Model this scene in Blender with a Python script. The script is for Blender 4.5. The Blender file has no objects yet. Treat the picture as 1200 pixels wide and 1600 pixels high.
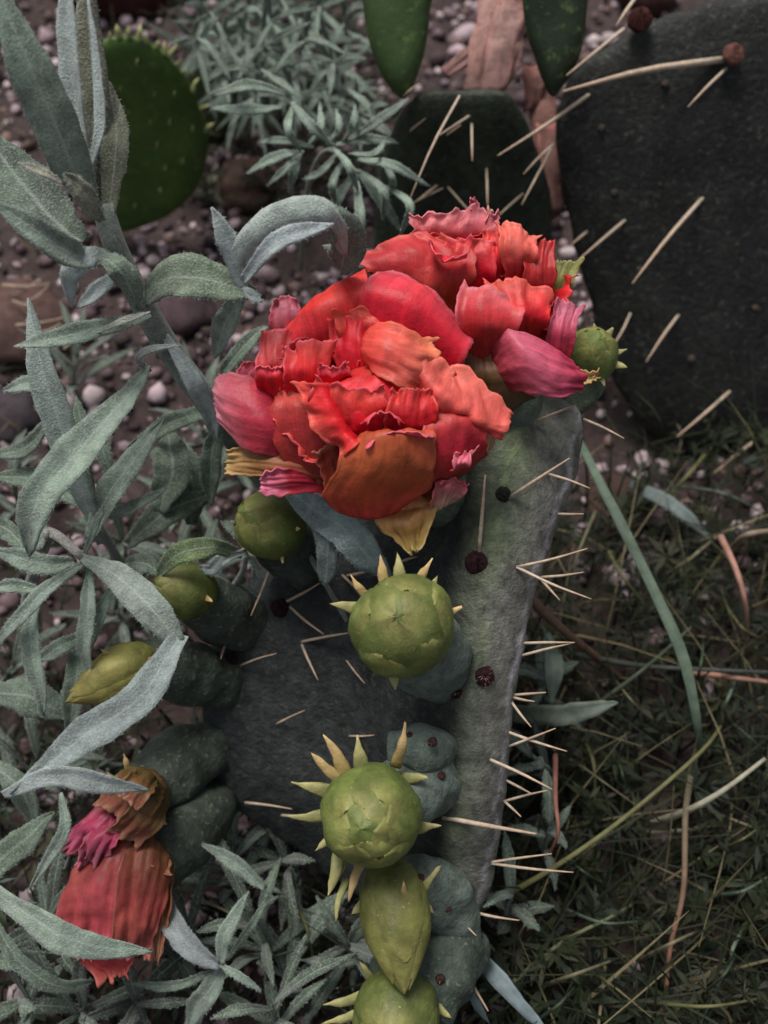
import bpy, math, random
import numpy as np
from mathutils import Vector, Matrix, noise

random.seed(7)
rng = np.random.default_rng(11)
scene = bpy.context.scene
col = scene.collection

# ------------------------------------------------------------------ camera
PITCH = math.radians(60)
CAM = Vector((0, 0, 0.48))
FWD = Vector((0, math.cos(PITCH), -math.sin(PITCH)))
UP = Vector((0, math.sin(PITCH), math.cos(PITCH)))
RIGHT = Vector((1, 0, 0))
cam_data = bpy.data.cameras.new('camera')
cam = bpy.data.objects.new('camera', cam_data)
col.objects.link(cam)
cam.location = CAM
cam.rotation_euler = (math.pi / 2 - PITCH, 0, 0)
cam_data.sensor_fit = 'VERTICAL'
cam_data.sensor_height = 36
cam_data.lens = 36
cam_data.clip_start = 0.01
cam_data.clip_end = 200
cam_data.dof.use_dof = True
cam_data.dof.focus_distance = 0.335
cam_data.dof.aperture_fstop = 10
scene.camera = cam

# ------------------------------------------------------------------ sky and sun (dull, soft light from behind the plants)
SUN_EL, SUN_AZ = math.radians(68), math.radians(-32)
world = bpy.data.worlds.new('World')
scene.world = world
world.use_nodes = True
wn = world.node_tree.nodes
sky = wn.new('ShaderNodeTexSky')
sky.sky_type = 'NISHITA'
sky.sun_disc = False
sky.sun_elevation = SUN_EL
sky.sun_rotation = SUN_AZ
sky.air_density = 1.0
sky.dust_density = 4.0
sky.ozone_density = 0.6
wn['Background'].inputs['Strength'].default_value = 0.06
hs = wn.new('ShaderNodeHueSaturation')          # grey overcast: the cloud takes most of the blue out
hs.inputs['Saturation'].default_value = 0.35
world.node_tree.links.new(sky.outputs[0], hs.inputs['Color'])
world.node_tree.links.new(hs.outputs[0], wn['Background'].inputs['Color'])
sun_data = bpy.data.lights.new('sun', 'SUN')
sun_data.energy = 1.9
sun_data.angle = math.radians(24)
sun_data.color = (1.0, 0.95, 0.9)
sun = bpy.data.objects.new('sun', sun_data)
col.objects.link(sun)
sd = Vector((math.sin(SUN_AZ) * math.cos(SUN_EL), math.cos(SUN_AZ) * math.cos(SUN_EL), math.sin(SUN_EL)))
sun.rotation_euler = sd.to_track_quat('Z', 'Y').to_euler()
scene.view_settings.view_transform = 'Standard'
scene.view_settings.look = 'None'
scene.view_settings.gamma = 1.0
scene.view_settings.exposure = 0.7
scene.render.engine = 'CYCLES'
scene.cycles.use_denoising = True
scene.cycles.max_bounces = 6
scene.cycles.use_adaptive_sampling = True

# ------------------------------------------------------------------ helpers
def W(px, py, d):
    """point in the place that lies d metres along the lens axis at photo position px, py"""
    return CAM + FWD * d + RIGHT * ((px - 600) / 1600 * d) + UP * ((800 - py) / 1600 * d)

def gdepth(py, z=0.0):
    s = -FWD.z - (800 - py) / 1600 * UP.z
    return (CAM.z - z) / s

def G(px, py, z=0.0):
    return W(px, py, gdepth(py, z))

def lin(r, g, b):
    f = lambda c: ((c / 255 + 0.055) / 1.055) ** 2.4 if c / 255 > 0.04045 else c / 255 / 12.92
    return np.array((f(r), f(g), f(b)))

def cr(pts, n):
    """Catmull-Rom resample to n points"""
    P = np.array([tuple(p) for p in pts], float)
    m = len(P)
    if m == 1:
        return np.repeat(P, n, 0)
    if m == 2:
        t = np.linspace(0, 1, n)[:, None]
        return P[0] * (1 - t) + P[1] * t
    E = np.vstack([2 * P[0] - P[1], P, 2 * P[-1] - P[-2]])
    t = np.linspace(0, m - 1, n)
    i = np.minimum(t.astype(int), m - 2)
    f = (t - i)[:, None]
    a, b, c, d = E[i], E[i + 1], E[i + 2], E[i + 3]
    return 0.5 * (2 * b + (c - a) * f + (2 * a - 5 * b + 4 * c - d) * f ** 2 + (3 * b - a - 3 * c + d) * f ** 3)

def obj(name, verts, faces, mat, parent=None, cols=None, uvs=None, smooth=True, kind=None):
    me = bpy.data.meshes.new(name)
    me.from_pydata([tuple(v) for v in verts], [], [tuple(f) for f in faces])
    me.materials.append(mat)
    if smooth:
        me.polygons.foreach_set('use_smooth', [True] * len(me.polygons))
    if cols is not None:
        ca = me.color_attributes.new('Col', 'FLOAT_COLOR', 'POINT')
        c = np.ones((len(verts), 4), np.float32)
        c[:, :3] = np.asarray(cols)
        ca.data.foreach_set('color', c.ravel())
    if uvs is not None:
        ua = me.attributes.new('Along', 'FLOAT_VECTOR', 'POINT')
        c = np.zeros((len(verts), 3), np.float32)
        c[:, :2] = np.asarray(uvs)
        ua.data.foreach_set('vector', c.ravel())
    o = bpy.data.objects.new(name, me)
    col.objects.link(o)
    if parent:
        o.parent = parent
    if kind:
        o['kind'] = kind
    return o

def bigmesh(name, V, F, mat, cols=None, smooth=False):
    """many small pieces at once, V (n,3), F (m,k)"""
    me = bpy.data.meshes.new(name)
    k = F.shape[1]
    me.vertices.add(len(V)); me.vertices.foreach_set('co', np.ascontiguousarray(V, np.float32).ravel())
    me.loops.add(F.size); me.loops.foreach_set('vertex_index', np.ascontiguousarray(F, np.int32).ravel())
    me.polygons.add(len(F)); me.polygons.foreach_set('loop_start', np.arange(0, F.size, k, dtype=np.int32))
    me.materials.append(mat)
    me.update(calc_edges=True); me.validate()
    if smooth:
        me.polygons.foreach_set('use_smooth', [True] * len(me.polygons))
    if cols is not None:
        ca = me.color_attributes.new('Col', 'FLOAT_COLOR', 'POINT')
        c = np.ones((len(V), 4), np.float32); c[:, :3] = cols
        ca.data.foreach_set('color', c.ravel())
    o = bpy.data.objects.new(name, me)
    col.objects.link(o)
    return o

def thing(name, label, cat, loc=(0, 0, 0), group=None):
    o = bpy.data.objects.new(name, None)
    o.empty_display_size = 0.01
    col.objects.link(o)
    tag(o, label, cat, group)
    return o

def tag(o, label, cat, group=None):
    o['label'] = label
    o['category'] = cat
    if group:
        o['group'] = group
    return o

def shell(g, thick):
    """closed sheet from a grid g[nv][nu][3]; returns verts, faces"""
    nv, nu = g.shape[:2]
    du = np.gradient(g, axis=1); dv = np.gradient(g, axis=0)
    n = np.cross(du, dv)
    n /= (np.linalg.norm(n, axis=2, keepdims=True) + 1e-12)
    top = g + n * thick / 2
    bot = g - n * thick / 2
    V = np.vstack([top.reshape(-1, 3), bot.reshape(-1, 3)])
    N = nv * nu
    F = []
    for j in range(nv - 1):
        for i in range(nu - 1):
            a = j * nu + i
            F.append((a, a + 1, a + 1 + nu, a + nu))
            F.append((N + a, N + a + nu, N + a + 1 + nu, N + a + 1))
    for j in range(nv - 1):
        a = j * nu; F.append((a, a + nu, N + a + nu, N + a))
        a = j * nu + nu - 1; F.append((a, N + a, N + a + nu, a + nu))
    for i in range(nu - 1):
        a = i; F.append((a, N + a, N + a + 1, a + 1))
        a = (nv - 1) * nu + i; F.append((a, a + 1, N + a + 1, N + a))
    return V, F

def tube(name, pts, radii, mat, parent=None, seg=8, n=14, color=None, flat=1.0, bump=0.0, bscale=60, cap=True, tipcolor=None, kind=None):
    """tapered tube through 3-d points"""
    P = cr(pts, n)
    R = cr([(r,) for r in radii], n)[:, 0]
    V, C, A = [], [], []
    T = np.gradient(P, axis=0)
    ref = np.array(tuple(-FWD))
    for i in range(n):
        t = T[i] / (np.linalg.norm(T[i]) + 1e-12)
        s = np.cross(t, ref)
        if np.linalg.norm(s) < 1e-3:
            s = np.cross(t, np.array((1., 0, 0)))
        s /= np.linalg.norm(s)
        u = np.cross(s, t)
        f = i / (n - 1)
        for k in range(seg):
            a = 2 * math.pi * k / seg
            r = max(R[i], 1e-5)
            p = P[i] + s * math.cos(a) * r + u * math.sin(a) * r * flat
            if bump:
                w = noise.noise(Vector(tuple(p)) * bscale)
                p = p + (s * math.cos(a) + u * math.sin(a)) * w * bump
            V.append(p); A.append((k / seg, f))
            if color is not None:
                C.append(color if tipcolor is None else color * (1 - f) + tipcolor * f)
    F = []
    for i in range(n - 1):
        for k in range(seg):
            a = i * seg + k; b = i * seg + (k + 1) % seg
            F.append((a, b, b + seg, a + seg))
    if cap:
        F.append(tuple(range(seg - 1, -1, -1)))
        F.append(tuple(range((n - 1) * seg, n * seg)))
    return obj(name, V, F, mat, parent, C if color is not None else None, A, kind=kind)

# ------------------------------------------------------------------ materials
def new_mat(name):
    m = bpy.data.materials.new(name); m.use_nodes = True
    nt = m.node_tree
    return m, nt, nt.nodes['Principled BSDF']

def add(nt, kind, **inp):
    n = nt.nodes.new(kind)
    for k, v in inp.items():
        n.inputs[k].default_value = v
    return n

def mixcol(nt, fac, a, b, mode='MIX'):
    n = nt.nodes.new('ShaderNodeMix'); n.data_type = 'RGBA'; n.blend_type = mode
    for s, v in ((0, fac), (6, a), (7, b)):
        if hasattr(v, 'is_linked'):
            nt.links.new(v, n.inputs[s])
        elif s == 0:
            n.inputs[0].default_value = v
        else:
            n.inputs[s].default_value = (*v, 1)
    return n.outputs[2]

def ramp(nt, fac, a, b, lo=0.0, hi=1.0):
    n = nt.nodes.new('ShaderNodeMapRange')
    n.inputs[1].default_value = a; n.inputs[2].default_value = b
    n.inputs[3].default_value = lo; n.inputs[4].default_value = hi
    nt.links.new(fac, n.inputs[0])
    return n.outputs[0]

def noise_tex(nt, scale, detail=3, rough=0.6, vec=None):
    n = add(nt, 'ShaderNodeTexNoise', Scale=scale, Detail=detail, Roughness=rough)
    if vec is None:
        tc = nt.nodes.new('ShaderNodeNewGeometry'); vec = tc.outputs['Position']
    nt.links.new(vec, n.inputs['Vector'])
    return n.outputs['Fac']

def bump(nt, bs, h, strength, dist):
    b = add(nt, 'ShaderNodeBump', Strength=strength, Distance=dist)
    nt.links.new(h, b.inputs['Height'])
    nt.links.new(b.outputs[0], bs.inputs['Normal'])
    return b

def organic(name, rough=0.6, spec=0.3, var=0.35, vscale=120, bscale=700, bdist=0.0006, bstr=0.5, sheen=0.0, transl=0.0, speck=None, sss=0.0):
    """colour from the piece's own Col attribute, varied with noise"""
    m, nt, bs = new_mat(name)
    at = nt.nodes.new('ShaderNodeAttribute'); at.attribute_name = 'Col'
    base = at.outputs['Color']
    nz = noise_tex(nt, vscale, 5, 0.65)
    k = ramp(nt, nz, 0.3, 0.7, 1 - var, 1 + var)
    cc = nt.nodes.new('ShaderNodeCombineColor')
    for i in range(3): nt.links.new(k, cc.inputs[i])
    base = mixcol(nt, 1.0, base, cc.outputs[0], 'MULTIPLY')
    if speck:
        s = noise_tex(nt, speck[0], 2, 0.5)
        base = mixcol(nt, ramp(nt, s, speck[1], speck[2]), base, speck[3])
    nt.links.new(base, bs.inputs['Base Color'])
    bs.inputs['Roughness'].default_value = rough
    bs.inputs['Specular IOR Level'].default_value = spec
    if sheen:
        bs.inputs['Sheen Weight'].default_value = sheen
        bs.inputs['Sheen Roughness'].default_value = 0.4
    if sss:
        bs.inputs['Subsurface Weight'].default_value = sss
        bs.inputs['Subsurface Radius'].default_value = (0.004, 0.0015, 0.001)
    fine = noise_tex(nt, bscale, 4, 0.7)
    bump(nt, bs, fine, bstr, bdist)
    if transl:
        tr = nt.nodes.new('ShaderNodeBsdfTranslucent')
        nt.links.new(base, tr.inputs['Color'])
        mx = nt.nodes.new('ShaderNodeMixShader'); mx.inputs[0].default_value = transl
        nt.links.new(bs.outputs[0], mx.inputs[1]); nt.links.new(tr.outputs[0], mx.inputs[2])
        nt.links.new(mx.outputs[0], nt.nodes['Material Output'].inputs['Surface'])
    return m

M = {}
M['petal'] = organic('petal', rough=0.46, spec=0.38, var=0.24, vscale=170, bscale=420, bdist=0.0006, bstr=0.5, transl=0.25)
_nt = M['petal'].node_tree                                  # fine veins running from the foot of the petal to its rim
_at = _nt.nodes.new('ShaderNodeAttribute'); _at.attribute_name = 'Along'
_mp = _nt.nodes.new('ShaderNodeMapping'); _mp.inputs['Scale'].default_value = (16, 1.6, 1)
_nt.links.new(_at.outputs['Vector'], _mp.inputs['Vector'])
_gp = _nt.nodes.new('ShaderNodeNewGeometry')
_va = _nt.nodes.new('ShaderNodeVectorMath'); _va.operation = 'MULTIPLY_ADD'; _va.inputs[1].default_value = (40, 40, 40)
_nt.links.new(_gp.outputs['Position'], _va.inputs[0]); _nt.links.new(_mp.outputs[0], _va.inputs[2])
_vn = noise_tex(_nt, 1.0, 4, 0.6, _va.outputs[0])
_k = ramp(_nt, _vn, 0.3, 0.7, 0.84, 1.12)
_cc = _nt.nodes.new('ShaderNodeCombineColor')
for _i in range(3): _nt.links.new(_k, _cc.inputs[_i])
_bs = _nt.nodes['Principled BSDF']
_old = _bs.inputs['Base Color'].links[0].from_socket
_new = mixcol(_nt, 1.0, _old, _cc.outputs[0], 'MULTIPLY')
for _n in _nt.nodes:
    if _n.type in ('BSDF_PRINCIPLED', 'BSDF_TRANSLUCENT'):
        _nt.links.new(_new, _n.inputs[0])
M['bud'] = organic('bud_skin', rough=0.5, spec=0.35, var=0.3, vscale=160, bscale=500, bdist=0.0008, bstr=0.5, speck=(900, 0.68, 0.8, tuple(lin(170, 165, 110))))
M['ovary'] = organic('ovary_skin', rough=0.6, spec=0.3, var=0.45, vscale=180, bscale=260, bdist=0.0018, bstr=0.7, speck=(520, 0.6, 0.75, tuple(lin(116, 122, 104))))
M['pad'] = organic('pad_skin', rough=0.55, spec=0.35, var=0.6, vscale=150, bscale=380, bdist=0.0014, bstr=0.8, speck=(330, 0.56, 0.80, tuple(lin(70, 74, 66))))
M['green_pad'] = organic('green_pad_skin', rough=0.5, spec=0.35, var=0.3, vscale=55, bscale=400, bdist=0.0008, bstr=0.4, speck=(230, 0.58, 0.78, tuple(lin(92, 112, 62))))
M['spine'] = organic('spine', rough=0.6, var=0.25, vscale=400, bscale=2000, bdist=0.0002)
M['areole'] = organic('areole_felt', rough=0.95, spec=0.1, var=0.4, vscale=900, bscale=2500, bdist=0.0006, bstr=1.0)
M['dry'] = organic('dry_tissue', rough=0.85, spec=0.15, var=0.5, vscale=110, bscale=500, bdist=0.001, bstr=0.7, transl=0.1)
M['grass'] = organic('grass_blade', rough=0.6, spec=0.25, var=0.3, vscale=150, bscale=800, bdist=0.0003, transl=0.2)
M['stone'] = organic('stone', rough=0.85, spec=0.2, var=0.35, vscale=160, bscale=450, bdist=0.0012, bstr=0.7)
# silver leaf: felted, with a pale midrib
m, nt, bs = new_mat('silver_leaf')
at = nt.nodes.new('ShaderNodeAttribute'); at.attribute_name = 'Col'
al = nt.nodes.new('ShaderNodeAttribute'); al.attribute_name = 'Along'
sx = nt.nodes.new('ShaderNodeSeparateXYZ'); nt.links.new(al.outputs['Vector'], sx.inputs[0])
ab = nt.nodes.new('ShaderNodeMath'); ab.operation = 'ABSOLUTE'; nt.links.new(sx.outputs[0], ab.inputs[0])
rib = ramp(nt, ab.outputs[0], 0.0, 0.12, 0.5, 0.0)
nz = noise_tex(nt, 170, 5, 0.7)
fl = noise_tex(nt, 1300, 3, 0.7)
k = ramp(nt, nz, 0.3, 0.7, 0.55, 1.35)
cc = nt.nodes.new('ShaderNodeCombineColor')
for i in range(3): nt.links.new(k, cc.inputs[i])
b1 = mixcol(nt, 1.0, at.outputs['Color'], cc.outputs[0], 'MULTIPLY')
b2 = mixcol(nt, rib, b1, tuple(lin(168, 180, 172)))
b3 = mixcol(nt, ramp(nt, fl, 0.5, 0.75, 0.0, 0.6), b2, tuple(lin(190, 198, 192)))
nt.links.new(b3, bs.inputs['Base Color'])
bs.inputs['Roughness'].default_value = 0.85
bs.inputs['Specular IOR Level'].default_value = 0.15
bs.inputs['Sheen Weight'].default_value = 0.25
bump(nt, bs, fl, 0.9, 0.0010)
M['silver'] = m
# soil
m, nt, bs = new_mat('soil')
a = noise_tex(nt, 14, 6, 0.7); b = noise_tex(nt, 160, 5, 0.7)
c1 = mixcol(nt, ramp(nt, a, 0.35, 0.65), tuple(lin(40, 31, 31)), tuple(lin(66, 52, 50)))
c2 = mixcol(nt, ramp(nt, b, 0.45, 0.75), c1, tuple(lin(84, 70, 68)))
nt.links.new(c2, bs.inputs['Base Color'])
bs.inputs['Roughness'].default_value = 0.95
bump(nt, bs, b, 0.8, 0.004)
M['soil'] = m

# ------------------------------------------------------------------ ground
def terrain(x, y):
    return 0.008 * noise.noise(Vector((x * 9, y * 9, 0))) + 0.004 * noise.noise(Vector((x * 40, y * 40, 3)))

def axis_pts(a, b, n, far):
    inner = list(np.linspace(a, b, n))
    return [a - far, a - far / 4, a - 2, a - 0.5] + inner + [b + 0.5, b + 2, b + far / 4, b + far]

xs = axis_pts(-0.6, 0.6, 90, 60); ys = axis_pts(-0.1, 1.1, 90, 60)
V = [(x, y, terrain(x, y) if abs(x) < 3 and abs(y) < 4 else 0) for y in ys for x in xs]
nx = len(xs)
F = [(j * nx + i, j * nx + i + 1, (j + 1) * nx + i + 1, (j + 1) * nx + i) for j in range(len(ys) - 1) for i in range(nx - 1)]
ground = obj('ground', V, F, M['soil']); ground['kind'] = 'structure'

# icosahedron for gravel, pebbles and rocks
ph = (1 + 5 ** 0.5) / 2
ICO_V = np.array([(-1, ph, 0), (1, ph, 0), (-1, -ph, 0), (1, -ph, 0), (0, -1, ph), (0, 1, ph), (0, -1, -ph), (0, 1, -ph), (ph, 0, -1), (ph, 0, 1), (-ph, 0, -1), (-ph, 0, 1)], float)
ICO_V /= np.linalg.norm(ICO_V[0])
ICO_F = np.array([(0, 11, 5), (0, 5, 1), (0, 1, 7), (0, 7, 10), (0, 10, 11), (1, 5, 9), (5, 11, 4), (11, 10, 2), (10, 7, 6), (7, 1, 8), (3, 9, 4), (3, 4, 2), (3, 2, 6), (3, 6, 8), (3, 8, 9), (4, 9, 5), (2, 4, 11), (6, 2, 10), (8, 6, 7), (9, 8, 1)])

def subdiv(V, F):
    V = [tuple(v) for v in V]; cache = {}; out = []
    def mid(a, b):
        k = (min(a, b), max(a, b))
        if k not in cache:
            p = np.array(V[a]) + np.array(V[b]); p /= np.linalg.norm(p)
            cache[k] = len(V); V.append(tuple(p))
        return cache[k]
    for a, b, c in F:
        x, y, z = mid(a, b), mid(b, c), mid(c, a)
        out += [(a, x, z), (b, y, x), (c, z, y), (x, y, z)]
    return np.array(V), np.array(out)

ICO2_V, ICO2_F = subdiv(ICO_V, ICO_F)
ICO3_V, ICO3_F = subdiv(ICO2_V, ICO2_F)

GRAVEL_COLS = np.array([lin(168, 150, 156), lin(140, 122, 128), lin(112, 94, 98), lin(84, 68, 72), lin(190, 174, 176), lin(122, 100, 94), lin(66, 54, 58)])

def gravel():
    n = 13000
    x = rng.uniform(-0.5, 0.5, n); y = rng.uniform(0.0, 0.85, n)
    keep = np.ones(n, bool)
    for i in range(n):
        w = noise.noise(Vector((x[i] * 14, y[i] * 14, 5)))
        if w < -0.25: keep[i] = rng.random() < 0.3
        if x[i] > 0.06 and y[i] < 0.22: keep[i] = rng.random() < 0.25
    x, y = x[keep], y[keep]; n = len(x)
    s = np.clip(rng.lognormal(math.log(0.0031), 0.45, n), 0.0012, 0.0072)
    z = np.array([terrain(a, b) for a, b in zip(x, y)]) + s * rng.uniform(0.1, 0.8, n)
    sc = rng.uniform(0.6, 1.25, (n, 1, 3)) * s[:, None, None]
    jit = 1 + rng.uniform(-0.22, 0.22, (n, 12, 1))
    P = ICO_V[None] * jit * sc
    th = rng.uniform(0, 6.28, n); c, sn = np.cos(th)[:, None], np.sin(th)[:, None]
    P = np.stack([P[..., 0] * c - P[..., 1] * sn, P[..., 0] * sn + P[..., 1] * c, P[..., 2] * 0.8], -1)
    P += np.stack([x, y, z], -1)[:, None]
    Fv = ICO_F[None] + 12 * np.arange(n)[:, None, None]
    C = GRAVEL_COLS[rng.integers(0, 7, n)] * rng.uniform(0.65, 1.2, (n, 1))
    C = np.repeat(C[:, None], 12, 1)
    o = bigmesh('gravel', P.reshape(-1, 3), Fv.reshape(-1, 3), M['stone'], C.reshape(-1, 3))
    o['kind'] = 'stuff'
    tag(o, 'pinkish grey gravel and grit strewn over the dark soil', 'gravel')
gravel()

def rock(name, p, r, color, label=None, group=None, cat='rock', sq=(1, 1, 0.7), rough=0.25, seed=0, ico=None):
    Vi, Fi = (ICO3_V, ICO3_F) if ico is None else ico
    th = seed * 1.7
    out = []
    for v in Vi:
        q = Vector(tuple(v))
        k = 1 + rough * noise.noise(q * 1.3 + Vector((seed * 7.1, seed * 3, 2))) + rough * 0.4 * noise.noise(q * 4 + Vector((seed, 9, 1)))
        x, y, z = v[0] * sq[0] * k * r, v[1] * sq[1] * k * r, v[2] * sq[2] * k * r
        out.append((p[0] + x * math.cos(th) - y * math.sin(th), p[1] + x * math.sin(th) + y * math.cos(th), p[2] + z))
    o = obj(name, out, Fi, M['stone'], cols=np.repeat(color[None], len(out), 0), smooth=True)
    if label: tag(o, label, cat, group)
    return o

PEB = [(222, 388, 9), (238, 402, 11), (215, 372, 7), (262, 360, 8), (250, 375, 7), (345, 235, 10), (372, 243, 8), (330, 295, 7), (285, 352, 8), (300, 345, 6),
       (412, 425, 15), (415, 455, 9), (388, 520, 8), (462, 450, 11), (505, 428, 9), (440, 490, 8), (370, 530, 11), (345, 540, 9), (400, 545, 6), (280, 645, 9), (287, 660, 8),
       (270, 655, 7), (308, 672, 6), (340, 700, 7), (155, 710, 9), (8, 690, 9), (20, 700, 6), (730, 45, 22), (705, 10, 12), (712, 40, 8), (745, 15, 9), (760, 25, 9), (690, 85, 8),
       (568, 78, 7), (872, 345, 8), (882, 372, 8), (890, 385, 12), (868, 360, 7), (860, 395, 7), (903, 430, 9), (892, 440, 8), (912, 475, 9), (928, 470, 10), (898, 455, 6), (905, 500, 8),
       (940, 728, 10), (1005, 715, 15), (975, 730, 9), (985, 748, 8), (960, 742, 7), (20, 160, 9), (8, 180, 8), (65, 40, 8), (78, 48, 8), (72, 70, 7), (330, 395, 7), (430, 470, 7), (480, 470, 8), (520, 440, 9)]
for i, (px, py, r) in enumerate(PEB):
    g = G(px, py, 0.004)
    rr = r * gdepth(py) / 1600
    g.z = terrain(g.x, g.y) + rr * 0.35
    c = GRAVEL_COLS[[0, 4, 0, 1, 4][i % 5]] * random.uniform(0.8, 1.05)
    rock('pebble', g, rr, c, 'small pale pinkish pebble lying on the gravelly soil', 'pale pebbles on the soil', 'pebble',
         (1.1, 0.85, 0.75), 0.45, seed=i + 1, ico=(ICO2_V, ICO2_F))
ROCKS = [(292, 498, 46, lin(70, 56, 60), 'smooth purple brown stone behind the silver leaf stem', (1, 1, 0.8)),
         (35, 520, 75, lin(86, 66, 62), 'large reddish brown flat rock behind the silver leaf plant', (1, 1, 0.6)),
         (215, -5, 95, lin(60, 30, 32), 'dark maroon rock behind the bright green cactus pad', (1.2, 0.8, 0.8)),
         (25, 655, 45, lin(62, 56, 60), 'dark grey stone under the long silver leaves', (1, 1, 0.7)),
         (385, 300, 52, lin(70, 54, 48), 'dull brown stone beside the bright green cactus pad', (1, 1, 0.7)),
         (1010, 0, 45, lin(60, 38, 36), 'maroon stone at the top rim of the big dark pad', (1, 1, 0.8)),
         (965, 800, 55, lin(70, 54, 48), 'flat brown stone among weeds beside the flowering pad', (1.1, 0.9, 0.5))]
for i, (px, py, r, c, lab, sq) in enumerate(ROCKS):
    g = G(px, py, 0.0); rr = r * gdepth(py) / 1600
    g.z = terrain(g.x, g.y) + rr * 0.25
    rock('rock', g, rr, c, lab, None, 'rock', sq, 0.3, seed=i + 50)

# ------------------------------------------------------------------ cactus pads
def pad(name, outline, depth, T, mat, parent, colorfn, nr=22, nth=72, bumps=0.0012):
    """lens-shaped pad, real thickness 2T, lying behind the outline at depth(px,py)"""
    O = cr(list(outline) + [outline[0]], nth + 1)[:-1]
    c = O.mean(0)
    O = np.array([c + (p - c) * (1 + 0.022 * noise.noise(Vector((p[0] / 45, p[1] / 45, 6))) + 0.008 * noise.noise(Vector((p[0] / 9, p[1] / 9, 1)))) for p in O])
    V, C = [], []
    def ringpts(s, side):
        for p in O:
            q = c + (p - c) * s
            e = max(0.0, 1 - s ** 3.2) ** 0.5
            d = depth(q[0], q[1]) + T * (1 - side * e)
            w = W(q[0], q[1], d)
            w = w - FWD * bumps * noise.noise(w * 45) * e
            V.append(w); C.append(colorfn(q[0], q[1], s))
    ss = [1 - (1 - k / nr) ** 1.5 for k in range(1, nr + 1)]
    V.append(W(c[0], c[1], depth(*c))); C.append(colorfn(c[0], c[1], 0))
    for s in ss: ringpts(s, 1)
    nb = nr - 1
    for s in reversed(ss[:-1]): ringpts(s, -1)
    V.append(W(c[0], c[1], depth(*c) + 2 * T)); C.append(colorfn(c[0], c[1], 0))
    n = len(O); F = []
    for k in range(n):
        F.append((0, 1 + k, 1 + (k + 1) % n))
    R = nr + nb
    for r in range(R - 1):
        a = 1 + r * n
        for k in range(n):
            F.append((a + k, a + n + k, a + n + (k + 1) % n, a + (k + 1) % n))
    a = 1 + (R - 1) * n; last = len(V) - 1
    for k in range(n):
        F.append((last, a + (k + 1) % n, a + k))
    return obj(name, V, F, mat, parent, C)

SPINE = lin(196, 180, 160); SPINE_T = lin(176, 150, 128)
def spine(parent, x0, y0, d0, x1, y1, d1, w, color=SPINE, tip=SPINE_T, name='spine'):
    a, b = W(x0, y0, d0), W(x1, y1, d1)
    r = w * d0 / 3200
    bow = Vector((random.uniform(-1, 1), random.uniform(-1, 1), random.uniform(-1, 1))) * (b - a).length * 0.018
    return tube(name, [a, (a + b) / 2 + bow, b], [r, r * 0.9, r * 0.35], M['spine'], parent, seg=6, n=6, color=color, tipcolor=tip)

def areole(parent, px, py, d, r_px, color=lin(52, 34, 36), hairs=46, tuft=None):
    r = r_px * d / 1600
    c = W(px, py, d)
    nrm = -FWD
    V, F, C = [], [], []
    s1, s2 = RIGHT, UP
    nseg, nring = 14, 5
    V.append(c + nrm * r * 0.55); C.append(color)
    for j in range(1, nring + 1):
        a = j / nring * math.pi / 2
        for k in range(nseg):
            t = 2 * math.pi * k / nseg
            rr = r * math.sin(a) * random.uniform(0.88, 1.08)
            V.append(c + (s1 * math.cos(t) + s2 * math.sin(t)) * rr + nrm * (r * 0.55 * math.cos(a) - (0.3 * r if j == nring else 0))); C.append(color * random.uniform(0.6, 1.3))
    for k in range(nseg): F.append((0, 1 + k, 1 + (k + 1) % nseg))
    for j in range(nring - 1):
        for k in range(nseg):
            a = 1 + j * nseg + k; b = 1 + j * nseg + (k + 1) % nseg
            F.append((a, a + nseg, b + nseg, b))
    for h in range(hairs):
        t = random.uniform(0, 6.28); a = random.uniform(0.1, 1.45)
        dr = (s1 * math.cos(t) + s2 * math.sin(t)) * math.sin(a) + nrm * math.cos(a)
        p = c + dr * r * 0.6; q = c + dr * r * random.uniform(1.1, 1.5)
        sdv = dr.cross(Vector((random.random(), random.random(), random.random()))).normalized() * r * 0.035
        i = len(V); V += [p - sdv, p + sdv, q]; F.append((i, i + 1, i + 2))
        hc = color * 1.2 if tuft is None or random.random() < 0.3 else tuft
        C += [hc] * 3
    return obj('areole', V, F, M['areole'], parent, C, smooth=False)

# ---- main flowering cactus
cactus = thing('prickly_pear', 'flowering prickly pear with two coral red blooms and round green buds', 'cactus')
def interp(y, tab):
    return float(np.interp(y, [t[0] for t in tab], [t[1] for t in tab]))
def sstep(a, b, x):
    t = min(1, max(0, (x - a) / (b - a))); return t * t * (3 - 2 * t)
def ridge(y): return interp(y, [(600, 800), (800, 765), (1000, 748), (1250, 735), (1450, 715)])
def main_depth(x, y):
    base = interp(y, [(560, 0.362), (700, 0.352), (1000, 0.346), (1250, 0.350), (1500, 0.372)])
    r = ridge(y)
    d = base
    if x < r:
        d += 0.052 * sstep(0, 230, r - x)
    else:
        d += 0.010 * ((x - r) / 120) ** 2
    return d
RIGHT_EDGE = [(600, 912), (640, 912), (760, 893), (850, 860), (920, 838), (1000, 822), (1080, 806), (1200, 794), (1300, 782), (1420, 752), (1460, 735)]
MAIN_OUT = [(905, 640), (910, 690), (893, 765), (862, 850), (838, 920), (820, 1005), (806, 1080), (794, 1200), (783, 1300), (765, 1390), (735, 1440), (690, 1450),
            (600, 1420), (520, 1370), (440, 1310), (365, 1265), (325, 1200), (318, 1110), (330, 1020), (370, 930), (440, 850), (540, 770), (650, 690), (740, 635), (830, 610)]
C_SHADED = lin(42, 45, 46); C_LIT_RIM = lin(84, 95, 70); C_LIT_CORK = lin(100, 100, 94); C_WHITE = lin(160, 158, 166)  # shaded left face and lit rim put into the skin colour, along with cork
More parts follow.
